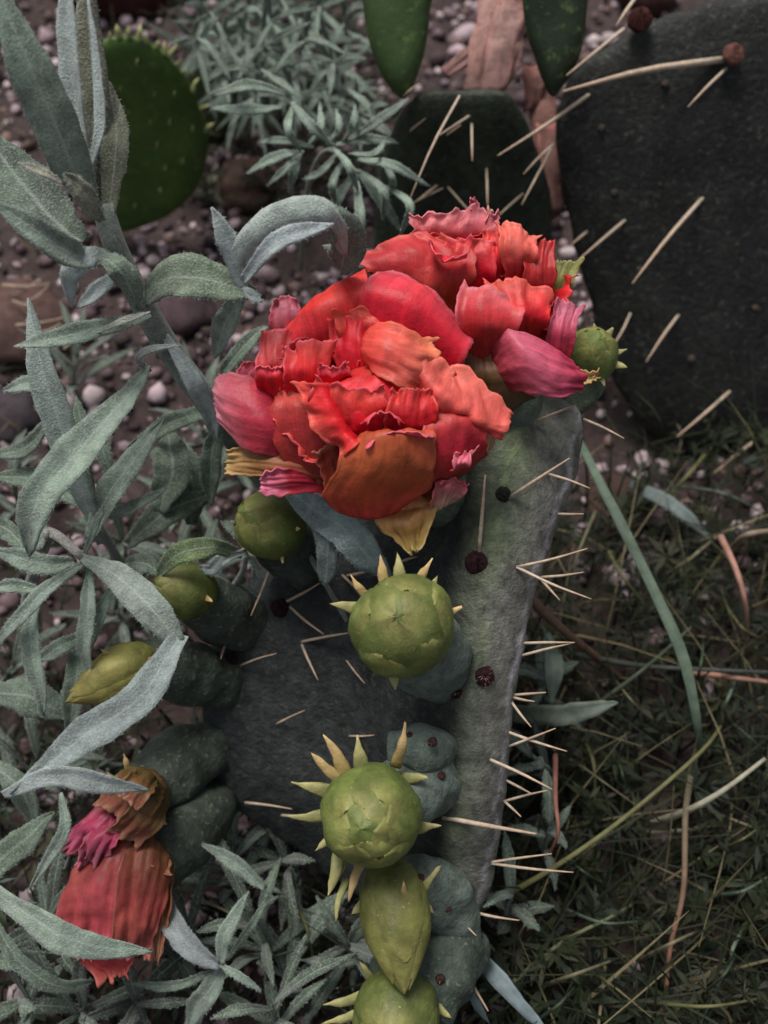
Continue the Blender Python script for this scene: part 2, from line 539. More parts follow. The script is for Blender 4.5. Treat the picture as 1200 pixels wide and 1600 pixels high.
def main_col(x, y, s):
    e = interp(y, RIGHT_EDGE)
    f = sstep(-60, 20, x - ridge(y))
    c = C_SHADED * (1 - f) + C_LIT_RIM * f  # painted shade left of the ridge, painted light on the rim
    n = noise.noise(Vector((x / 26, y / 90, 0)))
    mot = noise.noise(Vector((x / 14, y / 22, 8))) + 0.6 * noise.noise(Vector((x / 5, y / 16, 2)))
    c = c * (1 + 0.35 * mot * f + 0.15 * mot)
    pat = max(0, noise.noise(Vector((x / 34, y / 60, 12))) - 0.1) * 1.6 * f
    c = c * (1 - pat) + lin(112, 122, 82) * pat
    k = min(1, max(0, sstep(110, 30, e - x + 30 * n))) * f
    c = c * (1 - k) + (C_LIT_CORK * (1 + 0.3 * n)) * k
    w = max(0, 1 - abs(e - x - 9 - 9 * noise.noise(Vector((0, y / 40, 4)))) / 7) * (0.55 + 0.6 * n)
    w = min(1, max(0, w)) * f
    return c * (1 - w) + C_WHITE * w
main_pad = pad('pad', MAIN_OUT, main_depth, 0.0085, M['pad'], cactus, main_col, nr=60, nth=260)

def mspine(x0, y0, x1, y1, w=4.5, lift=0.012, **k):
    d = main_depth(x0, y0) + 0.001
    e = interp(y0, RIGHT_EDGE)
    if x0 > e - 25: d += 0.006
    spine(main_pad, x0, y0, d, x1, y1, d - lift, w, **k)
for s in [(748, 866, 758, 742, 6.5, 0.016), (795, 778, 890, 716, 6, 0.018), (912, 655, 975, 685), (840, 657, 900, 632), (855, 740, 922, 763), (868, 803, 912, 803), (807, 886, 918, 857), (807, 886, 924, 936, 5),
          (846, 902, 912, 894), (843, 903, 875, 938), (818, 1005, 898, 1004), (816, 1024, 898, 1004), (804, 1086, 853, 1082), (802, 1090, 835, 1096), (800, 1098, 830, 1136), (794, 1144, 886, 1174, 5),
          (796, 1166, 868, 1138), (766, 1187, 862, 1233, 5.5), (792, 1220, 832, 1241), (788, 1252, 855, 1235), (788, 1252, 814, 1276), (762, 1348, 862, 1334), (762, 1348, 896, 1363, 5), (732, 1423, 811, 1438, 5),
          (726, 1425, 736, 1512), (717, 1435, 744, 1462), (713, 1490, 763, 1580, 6), (710, 1520, 712, 1560), (448, 940, 500, 911), (453, 948, 506, 991), (470, 1003, 545, 989), (471, 1006, 497, 1063),
          (540, 1030, 570, 1068, 3), (375, 1040, 432, 1021, 3), (424, 884, 392, 962), (535, 899, 560, 922), (542, 900, 583, 890), (622, 880, 652, 870), (432, 1131, 476, 1110, 3), (353, 1003, 345, 1030),
          (545, 1150, 592, 1148, 3), (383, 1254, 456, 1264), (440, 1274, 512, 1283)]:
    mspine(*s)
mspine(692, 1277, 838, 1303, 8, 0.02)
for a in [(745, 880, 20, None), (437, 950, 15, None), (757, 1056, 17, lin(180, 140, 140)), (716, 1078, 15, lin(170, 140, 140)), (786, 772, 13, None), (725, 1395, 17, None), (360, 1030, 10, None)]:
    areole(main_pad, a[0], a[1], main_depth(a[0], a[1]) + 0.001, a[2], tuft=a[3], color=lin(48, 30, 34) if a[0] != 786 else lin(48, 50, 44))

# ---- petals
def petal(parent, rows, ref, base, mid, tip, ruffle=1.0, thick=0.00045, n=(28, 26), edge=None, name='petal', seed=None, jag=1.0, flatten=0.45, widen=1.12, curl=1.0):
    """thin crinkled petal through rows of (photo x, photo y, mm behind ref), base row first"""
    nv, nu = n
    R3 = []
    for r in rows:
        a = np.array(r, float)
        m = a.mean(0)
        a[:, 2] = m[2] + (a[:, 2] - m[2]) * flatten
        a[:, :2] = m[:2] + (a[:, :2] - m[:2]) * widen
        R3.append(cr([tuple(W(x, y, ref + z / 1000)) for x, y, z in a], nu))
    R3 = np.array(R3)
    g = np.stack([cr(R3[:, i], nv) for i in range(nu)], 1)
    du = np.gradient(g, axis=1); dv = np.gradient(g, axis=0)
    nn = np.cross(du, dv); nn /= (np.linalg.norm(nn, axis=2, keepdims=True) + 1e-12)
    if np.mean(nn @ np.array(tuple(-FWD))) < 0: nn = -nn
    dvn = dv / (np.linalg.norm(dv, axis=2, keepdims=True) + 1e-12)
    dun = du / (np.linalg.norm(du, axis=2, keepdims=True) + 1e-12)
    s = random.random() * 90 if seed is None else seed
    C = np.zeros((nv, nu, 3)); A = np.zeros((nv, nu, 2))
    for j in range(nv):
        v = j / (nv - 1)
        for i in range(nu):
            u = i / (nu - 1); uu = 2 * u - 1
            p = Vector(g[j, i])
            side = abs(uu) ** 3
            e = min(1, max(v ** 3, side * (0.3 + 0.7 * v)))
            big = noise.noise(p * 75 + Vector((s, 0, 0)))
            cre = 0.5 - abs(noise.noise(Vector((u * 4.5 + s, v * 1.6, 9)))) * 2
            sm = noise.noise(p * 330 + Vector((0, s, 0)))
            rf = noise.noise(Vector((u * 6 + s, v * 2, 3.1))) + 0.35 * noise.noise(Vector((u * 13 + s, v * 5, 6)))
            g[j, i] += nn[j, i] * ruffle * (0.0010 * big + 0.0005 * cre + 0.0003 * sm + 0.0024 * rf * e + 0.0010 * v ** 3) + nn[j, i] * curl * (0.0022 * abs(uu) ** 4 * min(1, v * 2) + 0.0016 * v ** 6)
            g[j, i] += dvn[j, i] * jag * v ** 4 * (0.0016 * noise.noise(Vector((u * 6 + s, 7, 1))) + 0.0011 * noise.noise(Vector((u * 19 + s, 2, 1))))
            g[j, i] += dun[j, i] * jag * uu * abs(uu) ** 5 * 0.0012 * noise.noise(Vector((v * 9 + s, 4, 4)))
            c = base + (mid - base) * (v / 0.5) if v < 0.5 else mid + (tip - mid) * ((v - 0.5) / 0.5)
            c = c * (1 + 0.22 * noise.noise(Vector((u * 12 + s, v * 1.5, 0))) + 0.15 * big)
            hv = noise.noise(p * 55 + Vector((s, 3, 1)))
            if hv > 0: c = c * (1 - .22 * hv) + lin(240, 110, 70) * .22 * hv * (c[0] / .7)
            else: c = c * (1 + .2 * hv) + lin(220, 80, 110) * -.2 * hv * (c[0] / .7)
            ec = edge if edge is not None else tip * 0.6 + lin(226, 120, 116) * 0.4
            k = min(1, max(0, (max(v, abs(uu) * 0.97) - 0.88) / 0.12)) * (0.55 + 0.6 * sm) * min(1, v * 1.6)
            k = min(1, max(0, k))
            c = c * (1 - k) + ec * k
            C[j, i] = np.clip(c, 0, 1); A[j, i] = (uu, v)
    V, F = shell(g, thick)
    return obj(name, V, F, M['petal'], parent, np.vstack([C.reshape(-1, 3)] * 2), np.vstack([A.reshape(-1, 2)] * 2))

def rosette(parent, px, py, d, up, rings, cols, seed):
    """inner whorls of a double bloom, spiralling round its axis"""
    rnd = random.Random(seed)
    for n, r, h, ln in rings:
        for q in range(n):
            th = q / n * 6.283 + r * 0.7 + rnd.uniform(-.25, .25)
            ct, st = math.cos(th), math.sin(th); wd = r * 3.3 / n * rnd.uniform(.9, 1.2)
            rows = []
            for f, rad, dep, ww in ((0, .25, 14, .5), (.4, .7, 7, .95), (.75, .95, 2 - h * .4, 1.0), (1, 1.12 + rnd.uniform(-.08, .12), -h + rnd.uniform(-1, 2), .75)):
                cx, cy = px + ct * r * rad, py - st * r * rad * .82 - up * f
                rows.append([(cx - st * -wd * ww * -1, cy + ct * -wd * ww * .82, dep + 1.5), (cx, cy, dep), (cx + st * -wd * ww * -1, cy - ct * -wd * ww * .82, dep + 1.5)])
            a, b, c = cols[rnd.randrange(len(cols))]
            petal(parent, rows, d, a, b, c, ruffle=1.3, n=(20, 18), jag=1.6, flatten=1.0, widen=1.0)

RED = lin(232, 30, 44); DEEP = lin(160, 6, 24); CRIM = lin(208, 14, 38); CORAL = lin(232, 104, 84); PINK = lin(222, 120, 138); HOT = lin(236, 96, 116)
ORB = lin(190, 96, 56); OLIVE = lin(150, 116, 66); TAN = lin(192, 168, 112); SALM = lin(236, 126, 104); BRICK = lin(186, 58, 54); MAUVE = lin(190, 104, 122)

f1 = tube('flower', [W(715, 800, 0.372), W(690, 775, 0.366), W(640, 720, 0.357), W(600, 660, 0.352)], [0.008, 0.0125, 0.015, 0.010], M['ovary'], cactus, seg=24, n=20, color=lin(82, 94, 82), bump=0.0012, bscale=110)
f1['label'] = 'larger coral red cactus bloom overlapping the smaller bloom behind it'
r1 = 0.330
def P1(rows, *a, **k): petal(f1, rows, r1, *a, **k)
rosette(f1, 575, 625, r1 + .004, 8, [(8, 128, 4, 0), (7, 95, 5, 0), (5, 62, 5, 0), (4, 34, 4, 0)], [(DEEP, CRIM, RED), (CRIM, RED, lin(226, 84, 80)), (DEEP, RED, HOT)], 21)
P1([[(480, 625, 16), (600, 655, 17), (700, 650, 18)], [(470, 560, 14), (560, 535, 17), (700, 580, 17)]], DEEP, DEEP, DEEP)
P1([[(476, 612, 10), (540, 575, 8), (600, 560, 8)], [(452, 568, 5), (515, 520, -1), (600, 505, 2)], [(446, 540, 4), (500, 480, -2), (585, 455, 0)], [(446, 522, 8), (495, 464, 4), (572, 428, 5)], [(455, 515, 14), (505, 462, 12), (580, 432, 12)]],
   lin(206, 22, 38), lin(228, 50, 50), lin(230, 74, 66), curl=0.3, ruffle=0.55, n=(34, 30), flatten=0.8, widen=1.0)
P1([[(556, 548, 4), (640, 590, 6), (706, 606, 9)], [(560, 500, 0), (636, 532, -3), (716, 584, 3)], [(566, 452, -2), (648, 482, -7), (728, 556, 0)], [(588, 430, 2), (664, 462, -3), (733, 540, 3)], [(612, 428, 9), (674, 458, 7), (733, 532, 10)]],
   CRIM, lin(218, 24, 46), lin(238, 92, 108), curl=0.3, ruffle=0.5, n=(34, 30), edge=lin(226, 134, 146), flatten=0.8, widen=1.0)
P1([[(540, 560, 3), (580, 560, 0), (625, 560, 3)], [(535, 520, 1), (575, 512, -4), (620, 528, 0)], [(530, 498, 2), (570, 488, -2), (612, 505, 2)]], RED, lin(222, 58, 58), lin(232, 96, 84), ruffle=1.3, n=(28, 28), edge=CORAL)
P1([[(432, 530, 14), (447, 530, 12), (464, 520, 14)], [(426, 502, 12), (446, 492, 9), (467, 497, 12)], [(440, 475, 12), (448, 467, 12), (456, 474, 12)]], BRICK, MAUVE, MAUVE, ruffle=0.5)
P1([[(462, 500, 12), (478, 492, 12), (495, 492, 13)], [(468, 485, 11), (480, 478, 11), (492, 486, 12)]], CRIM, CRIM, RED, ruffle=0.6)
P1([[(412, 605, 8), (435, 600, 6), (458, 600, 8)], [(407, 575, 0), (430, 568, -6), (456, 575, 4)], [(418, 528, 4), (437, 522, 1), (452, 526, 6)]], RED, lin(222, 78, 78), lin(206, 80, 76), ruffle=0.9, edge=HOT)
P1([[(408, 620, 8), (440, 640, 4), (475, 625, 8)], [(406, 588, -1), (430, 592, -6), (458, 580, 0)], [(408, 574, -2), (430, 580, -5), (455, 566, 0)]], CRIM, RED, HOT, ruffle=0.8)
P1([[(384, 604, 9), (400, 608, 8), (418, 606, 9)], [(376, 586, 7), (395, 585, 5), (412, 588, 7)], [(388, 574, 7), (404, 572, 6), (412, 576, 7)]], BRICK, PINK, HOT, ruffle=0.8)
P1([[(455, 640, 7), (472, 675, 4), (455, 710, 8)], [(405, 603, 4), (412, 655, -7), (412, 704, 5)], [(364, 590, 4), (364, 640, -3), (378, 692, 6)], [(345, 592, 7), (337, 618, 6), (347, 655, 8)]],
   lin(178, 34, 52), lin(196, 62, 80), lin(216, 134, 150), curl=0.3, ruffle=0.6, n=(34, 34), edge=lin(214, 140, 150))
P1([[(452, 628, 6), (490, 640, 2), (515, 605, 6)], [(452, 590, -3), (480, 585, -9), (505, 590, -1)], [(462, 555, -2), (482, 538, -7), (516, 536, 0)]], CRIM, RED, lin(228, 88, 84), ruffle=1.0, edge=HOT)
P1([[(545, 628, 3), (575, 605, -2), (600, 585, 2)], [(531, 560, 3), (560, 545, -6), (600, 560, -4)], [(528, 508, 5), (562, 500, -2), (600, 520, -2)]], CRIM, RED, RED, ruffle=1.0, edge=lin(230, 90, 84))
P1([[(500, 610, 0), (525, 605, -6), (545, 590, 0)], [(503, 585, -6), (522, 590, -10), (540, 582, -5)], [(505, 572, -6), (522, 580, -9), (538, 570, -5)]], RED, RED, HOT, ruffle=0.8)
P1([[(572, 568, -4), (566, 542, -8), (578, 512, -4)], [(600, 584, -9), (606, 548, -16), (616, 514, -6)], [(630, 598, -9), (650, 566, -15), (652, 530, -5)], [(648, 602, -4), (668, 574, -8), (668, 538, -3)]],
   lin(228, 74, 66), CORAL, lin(240, 142, 104), ruffle=1.3, edge=lin(238, 150, 110))
P1([[(520, 676, -4), (590, 690, -8), (662, 676, -2)], [(488, 632, -5), (580, 645, -16), (670, 642, -4)], [(508, 602, -2), (590, 592, -12), (664, 612, -4)], [(545, 590, 3), (600, 572, 0), (648, 596, 2)]],
   CRIM, RED, lin(226, 72, 66), ruffle=1.5, n=(34, 34), flatten=0.4)
P1([[(505, 655, -6), (550, 672, -9), (610, 668, -8)], [(492, 622, -9), (545, 636, -13), (600, 634, -11)], [(505, 604, -8), (548, 612, -12), (592, 614, -10)]], CRIM, lin(216, 40, 48), lin(228, 84, 78), ruffle=1.4, edge=HOT)
P1([[(600, 690, -8), (640, 690, -8), (672, 672, -5)], [(606, 650, -12), (642, 650, -13), (674, 640, -8)], [(618, 618, -10), (645, 614, -11), (668, 618, -7)]], CRIM, lin(208, 34, 44), lin(224, 74, 68), ruffle=1.4)
P1([[(530, 612, -6), (548, 655, -8), (562, 690, -8)], [(505, 606, -12), (522, 652, -15), (552, 692, -12)], [(477, 600, -6), (497, 655, -9), (541, 702, -9)]], RED, RED, lin(230, 92, 84), ruffle=1.3, edge=CORAL)
P1([[(566, 660, -9), (600, 666, -10), (628, 660, -9)], [(572, 646, -13), (600, 638, -14), (624, 645, -13)]], RED, RED, HOT, ruffle=0.6)
P1([[(575, 694, -9), (620, 700, -11), (672, 688, -8)], [(575, 676, -16), (620, 668, -18), (670, 668, -13)]], lin(210, 40, 60), HOT, lin(236, 110, 130), ruffle=0.9)
P1([[(470, 750, 8), (505, 750, 6), (540, 740, 6)], [(438, 692, 4), (490, 690, -3), (547, 697, 1)], [(432, 642, 2), (480, 640, -6), (528, 658, -3)], [(440, 627, 4), (470, 621, 0), (512, 634, 1)]],
   lin(140, 48, 40), lin(186, 52, 54), lin(214, 86, 76), ruffle=1.0, edge=CORAL)
P1([[(515, 780, 7), (540, 770, 4), (552, 745, 4)], [(498, 700, 2), (525, 690, -3), (552, 690, -3)]], lin(150, 84, 60), lin(168, 70, 58), lin(176, 66, 60), ruffle=0.8, edge=lin(190, 130, 100))
P1([[(535, 802, 4), (575, 810, 3), (612, 802, 6)], [(513, 776, -3), (570, 770, -10), (658, 766, 4)], [(532, 735, -9), (600, 725, -20), (670, 735, -4)], [(546, 698, -11), (605, 684, -22), (670, 690, -8)], [(550, 688, -8), (605, 678, -19), (667, 680, -6)]],
   lin(200, 66, 58), ORB, lin(196, 84, 58), ruffle=0.7, curl=0.3, n=(34, 34), edge=lin(184, 92, 62))
P1([[(505, 718, 6), (510, 740, 4), (505, 758, 8)], [(430, 706, 6), (435, 728, 1), (430, 744, 8)], [(385, 702, 8), (385, 722, 5), (385, 740, 9)], [(362, 704, 10), (360, 722, 10), (357, 742, 11)]],
   lin(150, 70, 48), lin(156, 108, 64), lin(180, 152, 96), widen=1.0, curl=0.4, ruffle=1.0, edge=TAN, name='sepal')
P1([[(505, 742, 7), (515, 768, 9)], [(450, 738, 4), (452, 752, 1), (455, 765, 7)], [(415, 742, 5), (412, 764, 7)]], lin(130, 20, 36), lin(170, 34, 56), lin(224, 130, 166), ruffle=0.8)
P1([[(608, 772, 9), (655, 770, 8), (705, 742, 9)], [(592, 812, 6), (640, 812, 1), (680, 785, 6)], [(618, 836, 6), (642, 838, 3), (662, 822, 6)], [(643, 857, 6), (646, 858, 6), (650, 855, 6)]],
   lin(150, 78, 48), lin(152, 118, 60), lin(158, 142, 76), ruffle=0.8, edge=lin(190, 176, 130), name='sepal')
P1([[(660, 768, 7), (700, 758, 5), (735, 732, 9)], [(662, 738, -4), (710, 720, -9), (749, 702, 2)], [(668, 684, -9), (715, 665, -13), (750, 680, 0)], [(670, 655, -6), (710, 650, -9), (746, 664, 2)]],
   lin(150, 62, 46), lin(186, 34, 54), lin(196, 76, 62), ruffle=0.9)
P1([[(704, 734, -5), (730, 730, -3)], [(708, 726, -8), (732, 720, -7)], [(716, 718, -7), (747, 713, -3)]], CRIM, PINK, PINK, ruffle=0.5)
P1([[(672, 806, 7), (690, 795, 4), (702, 785, 6)], [(678, 775, 3), (702, 765, 0), (722, 768, 3)], [(695, 760, 2), (712, 752, 1), (722, 758, 3)]], lin(178, 150, 130), lin(184, 104, 108), lin(196, 90, 104), ruffle=0.7)
P1([[(650, 588, -5), (656, 618, -7), (686, 645, -10), (716, 640, -9), (722, 655, -7), (775, 682, 0)], [(662, 580, -9), (680, 605, -14), (704, 622, -14), (730, 640, -10), (752, 655, -7), (780, 665, 0)],
    [(667, 568, -5), (692, 580, -6), (705, 596, -5), (714, 582, -3), (745, 622, -2), (784, 652, 3)]], lin(218, 72, 70), lin(226, 100, 88), lin(230, 112, 98), ruffle=1.8, n=(34, 34), edge=lin(236, 130, 108))
P1([[(750, 720, 6), (770, 695, 5), (778, 672, 4)], [(760, 700, 3), (775, 680, 2), (784, 660, 2)], [(790, 650, 4), (792, 648, 4), (794, 645, 4)]], lin(176, 130, 110), lin(190, 150, 110), TAN, ruffle=0.8, name='sepal')

f2 = tube('flower', [W(800, 705, 0.376), W(800, 670, 0.368), W(798, 620, 0.366), W(780, 540, 0.362)], [0.005, 0.0085, 0.011, 0.010], M['ovary'], cactus, seg=22, n=18, color=lin(82, 94, 82), bump=0.0012, bscale=110)
f2['label'] = 'smaller coral red cactus bloom set behind the larger one'
r2 = 0.346
def P2(rows, *a, **k): petal(f2, rows, r2, *a, **k)
rosette(f2, 755, 465, r2 + .004, 8, [(7, 110, 4, 0), (6, 78, 5, 0), (5, 50, 5, 0), (3, 26, 4, 0)], [(DEEP, CRIM, RED), (CRIM, RED, lin(226, 84, 80)), (DEEP, RED, HOT)], 22)
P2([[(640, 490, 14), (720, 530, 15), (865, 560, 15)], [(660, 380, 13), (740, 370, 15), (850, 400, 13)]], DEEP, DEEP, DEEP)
P2([[(665, 405, 9), (715, 400, 8), (765, 400, 9)], [(652, 367, 3), (705, 364, 0), (766, 370, 4)], [(647, 343, 5), (700, 342, 2), (732, 330, 4), (764, 350, 6)]], CRIM, lin(202, 70, 82), lin(222, 132, 140), ruffle=1.4, edge=lin(226, 146, 150), jag=2.5)
P2([[(715, 352, 3), (755, 358, 4)], [(734, 330, 3), (744, 326, 4)], [(736, 321, 4), (742, 319, 4)]], lin(208, 100, 108), PINK, PINK, ruffle=0.8)
P2([[(748, 372, 3), (770, 368, 4)], [(756, 350, 3), (767, 350, 4)], [(765, 337, 4), (768, 335, 4)]], RED, lin(226, 128, 126), lin(220, 170, 156), ruffle=0.8)
P2([[(640, 460, 3), (680, 495, 0), (726, 490, 4)], [(603, 432, 0), (665, 445, -11), (729, 445, -2)], [(574, 416, 2), (640, 398, -9), (690, 398, -7), (727, 414, -4)], [(562, 413, 6), (610, 388, 0), (650, 377, 0), (675, 384, 0)]],
   lin(160, 82, 50), lin(190, 46, 46), lin(206, 62, 60), ruffle=1.1, n=(34, 34), edge=lin(230, 118, 104), jag=2)
P2([[(676, 382, -6), (690, 400, -11), (724, 402, -9)], [(666, 392, -10), (690, 414, -15), (724, 412, -11)]], CRIM, RED, HOT, ruffle=0.7)
P2([[(700, 480, 2), (740, 490, 2), (780, 470, 4)], [(690, 420, -4), (728, 410, -7), (768, 425, -2)], [(708, 390, -2), (735, 378, -5), (762, 388, 0)]], CRIM, lin(202, 16, 40), lin(226, 80, 84), ruffle=1.2, edge=HOT)
P2([[(755, 450, 3), (780, 445, 0), (802, 435, 3)], [(754, 400, -2), (780, 398, -7), (802, 404, -2)], [(764, 376, 0), (780, 368, -1), (795, 372, 0)]], CRIM, RED, lin(224, 82, 76), ruffle=1.2)
P2([[(795, 445, 2), (810, 440, 0), (822, 430, 2)], [(785, 388, -5), (808, 390, -10), (830, 396, -4)], [(784, 368, 0), (806, 362, -3), (826, 382, 0)]], RED, CORAL, SALM, ruffle=1.3)
P2([[(826, 475, 2), (845, 478, 0), (858, 478, 2)], [(822, 425, -4), (842, 420, -7), (859, 425, -2)], [(828, 388, 0), (842, 384, -1), (856, 388, 1)]], DEEP, lin(186, 26, 42), lin(196, 44, 50), ruffle=0.9, edge=lin(210, 70, 70))
P2([[(775, 530, 1), (810, 538, -2), (838, 530, 2)], [(778, 488, -9), (815, 490, -16), (848, 495, -5)], [(768, 456, -4), (805, 446, -9), (852, 470, -2)]], lin(208, 60, 50), RED, lin(222, 90, 84), ruffle=1.1, edge=CORAL)
P2([[(728, 560, 1), (760, 562, -2), (788, 550, 0)], [(723, 512, -9), (755, 512, -18), (797, 518, -9)], [(727, 477, -9), (755, 470, -18), (806, 495, -11)], [(735, 462, -6), (765, 459, -13), (809, 490, -8)]],
   lin(186, 66, 56), lin(204, 52, 58), lin(234, 124, 126), ruffle=0.8, edge=PINK)
P2([[(832, 548, 3), (855, 556, 2), (874, 560, 3)], [(840, 510, 2), (858, 512, 4), (872, 512, 2)], [(846, 478, 1), (860, 474, 2), (874, 474, 2)]], DEEP, DEEP, CRIM, ruffle=0.5)
P2([[(852, 572, 4), (868, 580, 2), (884, 576, 4)], [(862, 520, -2), (876, 520, -6), (892, 520, -2)], [(872, 476, 0), (886, 478, -1), (902, 488, 0)]], CRIM, lin(196, 70, 96), lin(212, 124, 150), ruffle=0.8, edge=PINK)
P2([[(768, 541, -4), (778, 580, -5), (790, 604, 0)], [(790, 518, -13), (815, 560, -19), (830, 609, -6)], [(848, 540, -12), (866, 582, -16), (872, 614, -6)], [(890, 572, -4), (907, 592, -5), (902, 602, -3)]],
   lin(202, 70, 80), lin(218, 104, 130), lin(184, 40, 76), curl=0.4, ruffle=1.05, n=(34, 34), edge=lin(212, 80, 100))
P2([[(858, 470, 7), (866, 474, 6), (874, 472, 7)], [(857, 432, 5), (872, 438, 1), (888, 442, 5)], [(861, 419, 6), (882, 415, 4), (904, 411, 5)]], lin(120, 124, 62), lin(134, 138, 74), lin(150, 150, 86), ruffle=0.6, edge=lin(186, 180, 130), name='sepal')
P2([[(742, 628, 7), (780, 645, 4), (832, 620, 7)], [(734, 592, 0), (775, 592, -7), (817, 602, 0)], [(735, 555, 0), (762, 549, -3), (788, 570, 0)]], lin(96, 84, 56), lin(118, 92, 56), lin(140, 92, 66), ruffle=0.9, name='sepal')
P2([[(722, 552, 7), (735, 552, 6), (745, 548, 7)], [(700, 515, 5), (718, 512, 3), (735, 512, 5)], [(692, 494, 4), (708, 488, 4), (726, 484, 4)]], lin(140, 80, 64), lin(150, 92, 60), lin(160, 106, 70), ruffle=0.7, name='sepal')
P2([[(886, 572, 5), (894, 588, 3), (902, 604, 5)], [(908, 584, 4), (910, 590, 3), (914, 598, 4)], [(925, 592, 6), (926, 593, 6), (927, 595, 6)]], lin(150, 110, 80), TAN, TAN, ruffle=0.6, name='sepal')

# ---- buds
def horn(parent, x0, y0, d0, x1, y1, d1, w, c0, c1, name='scale'):
    a, b = W(x0, y0, d0), W(x1, y1, d1)
    L = (b - a).length
    r = w * d0 / 3200
    m = (a + b) / 2 - FWD * L * 0.08 + Vector((random.uniform(-1, 1), random.uniform(-1, 1), random.uniform(-1, 1))) * L * .06
    return tube(name, [a, m, b], [r * 1.0, r * 0.72, r * 0.04], M['bud'], parent, seg=8, n=9, color=c0, tipcolor=c1, flat=0.42, bump=0.0006, bscale=330)

BG = lin(98, 112, 58); BG2 = lin(116, 126, 68); BY = lin(150, 140, 84)
def bud(px, py, d, rx, ln, ax, tepals=9, c0=BG * .85, c1=BG2 * .85, point=0.25, seed=0, label=None):
    """globe of overlapping tepals; ax = apex direction (photo right, photo up, towards lens)"""
    rnd = random.Random(seed)
    axis = (RIGHT * ax[0] + UP * ax[1] - FWD * ax[2]).normalized()
    e1 = axis.cross(Vector((0.3, 0.5, 0.8))).normalized(); e2 = axis.cross(e1)
    c = W(px, py, d); R = rx * d / 1600; L = ln * d / 1600
    def pt(th, t, k):
        a = math.pi * t
        k *= 1 + 0.07 * noise.noise(Vector((math.cos(th) * 1.4 + seed * 3, math.sin(th) * 1.4, t * 2.5)))
        r = R * math.sin(a) ** 0.85 * k
        z = -L * math.cos(a)
        if t > 0.7: z += L * point * ((t - 0.7) / 0.3) ** 2
        return c + (e1 * math.cos(th) + e2 * math.sin(th)) * r + axis * z * (0.5 + 0.5 * k)
    V, F, C = [], [], []
    ns, nr = 28, 18
    for j in range(nr + 1):
        for i in range(ns):
            V.append(pt(2 * math.pi * i / ns, j / nr * 0.998 + 0.001, 0.97)); C.append(c0 * .4 + c1 * .6)
    for j in range(nr):
        for i in range(ns):
            a = j * ns + i; b = j * ns + (i + 1) % ns
            F.append((a, b, b + ns, a + ns))
    for q in range(tepals):
        th0 = q * 2.39996 + seed + rnd.uniform(-.35, .35)
        t0, t1 = 0.18 + 0.05 * rnd.random(), 0.76 + 0.24 * (1 - q / tepals) + 0.08 * rnd.uniform(-1, 1)
        t1 = min(t1, 0.985)
        wd = 0.75 + 0.2 * rnd.random()
        k0 = 1.0 + 0.006 * q
        mv, mu = 12, 9
        o = len(V)
        tint = rnd.uniform(0.85, 1.15)
        for j in range(mv):
            f = j / (mv - 1); t = t0 + (t1 - t0) * f
            half = wd * (math.sin(math.pi * min(0.995, 0.12 + 0.88 * f)) ** 0.6)
            half = min(half / max(0.35, math.sin(math.pi * t)), 1.3) if f < 0.95 else 0.12
            for i in range(mu):
                u = 2 * i / (mu - 1) - 1
                lift = k0 + 0.022 * (1 - abs(u) ** 3) * (1 - f * 0.5) - (0.045 if abs(u) == 1 else 0) + 0.045 * noise.noise(Vector((u * 1.6 + q * 3, f * 3, seed))) + 0.02 * noise.noise(Vector((u * 6 + q, f * 8, seed)))
                V.append(pt(th0 + u * half, t, lift))
                w = min(1, max(0, (f - 0.75) / 0.25))
                C.append((c0 * (1 - 0.6 * f) + c1 * 0.6 * f) * tint * (1 - 0.5 * w) + BY * 0.5 * w)
        for j in range(mv - 1):
            for i in range(mu - 1):
                a = o + j * mu + i
                F.append((a, a + 1, a + 1 + mu, a + mu))
    for q in range(len(V)):
        n_ = noise.noise(V[q] * 150 + Vector((seed, 0, 0))) + .6 * noise.noise(V[q] * 420)
        C[q] = np.clip(C[q] * (1 + .28 * n_), 0, 1)
        V[q] = V[q] + (V[q] - c).normalized() * .0005 * n_
    b = obj('bud', V, F, M['bud'], cactus, C)
    b['mid'] = (px, py)
    if label: b['label'] = label
    return b

def ovary(parent, pts, rads, color=lin(90, 102, 95), spots=4, seed=1, name='ovary'):
    P = [W(*p) for p in pts]
    R = [r * p[2] / 1600 for r, p in zip(rads, pts)]
    o = tube(name, P, R, M['ovary'], parent, seg=36, n=30, color=color, bump=0.0018, bscale=115, flat=0.8)
    return o

YS = lin(182, 158, 100); GS = lin(120, 128, 78)
def scales(b, lst, d):
    for s in lst:
        x0, y0, x1, y1, w = s[:5]
        kind = s[5] if len(s) > 5 else 'g'
        dd = s[6] if len(s) > 6 else 0.0
        cx, cy = b['mid']; x0 += (cx - x0) * .22; y0 += (cy - y0) * .22; dd += .002
        c0 = (GS if kind == 'g' else lin(160, 140, 88)) * random.uniform(.7, 1.05)
        c1 = lin(168, 160, 108) if kind == 'g' else lin(206, 176, 124)
        horn(b, x0, y0, d + dd, x1, y1, d + dd - 0.004, w, c0, c1)

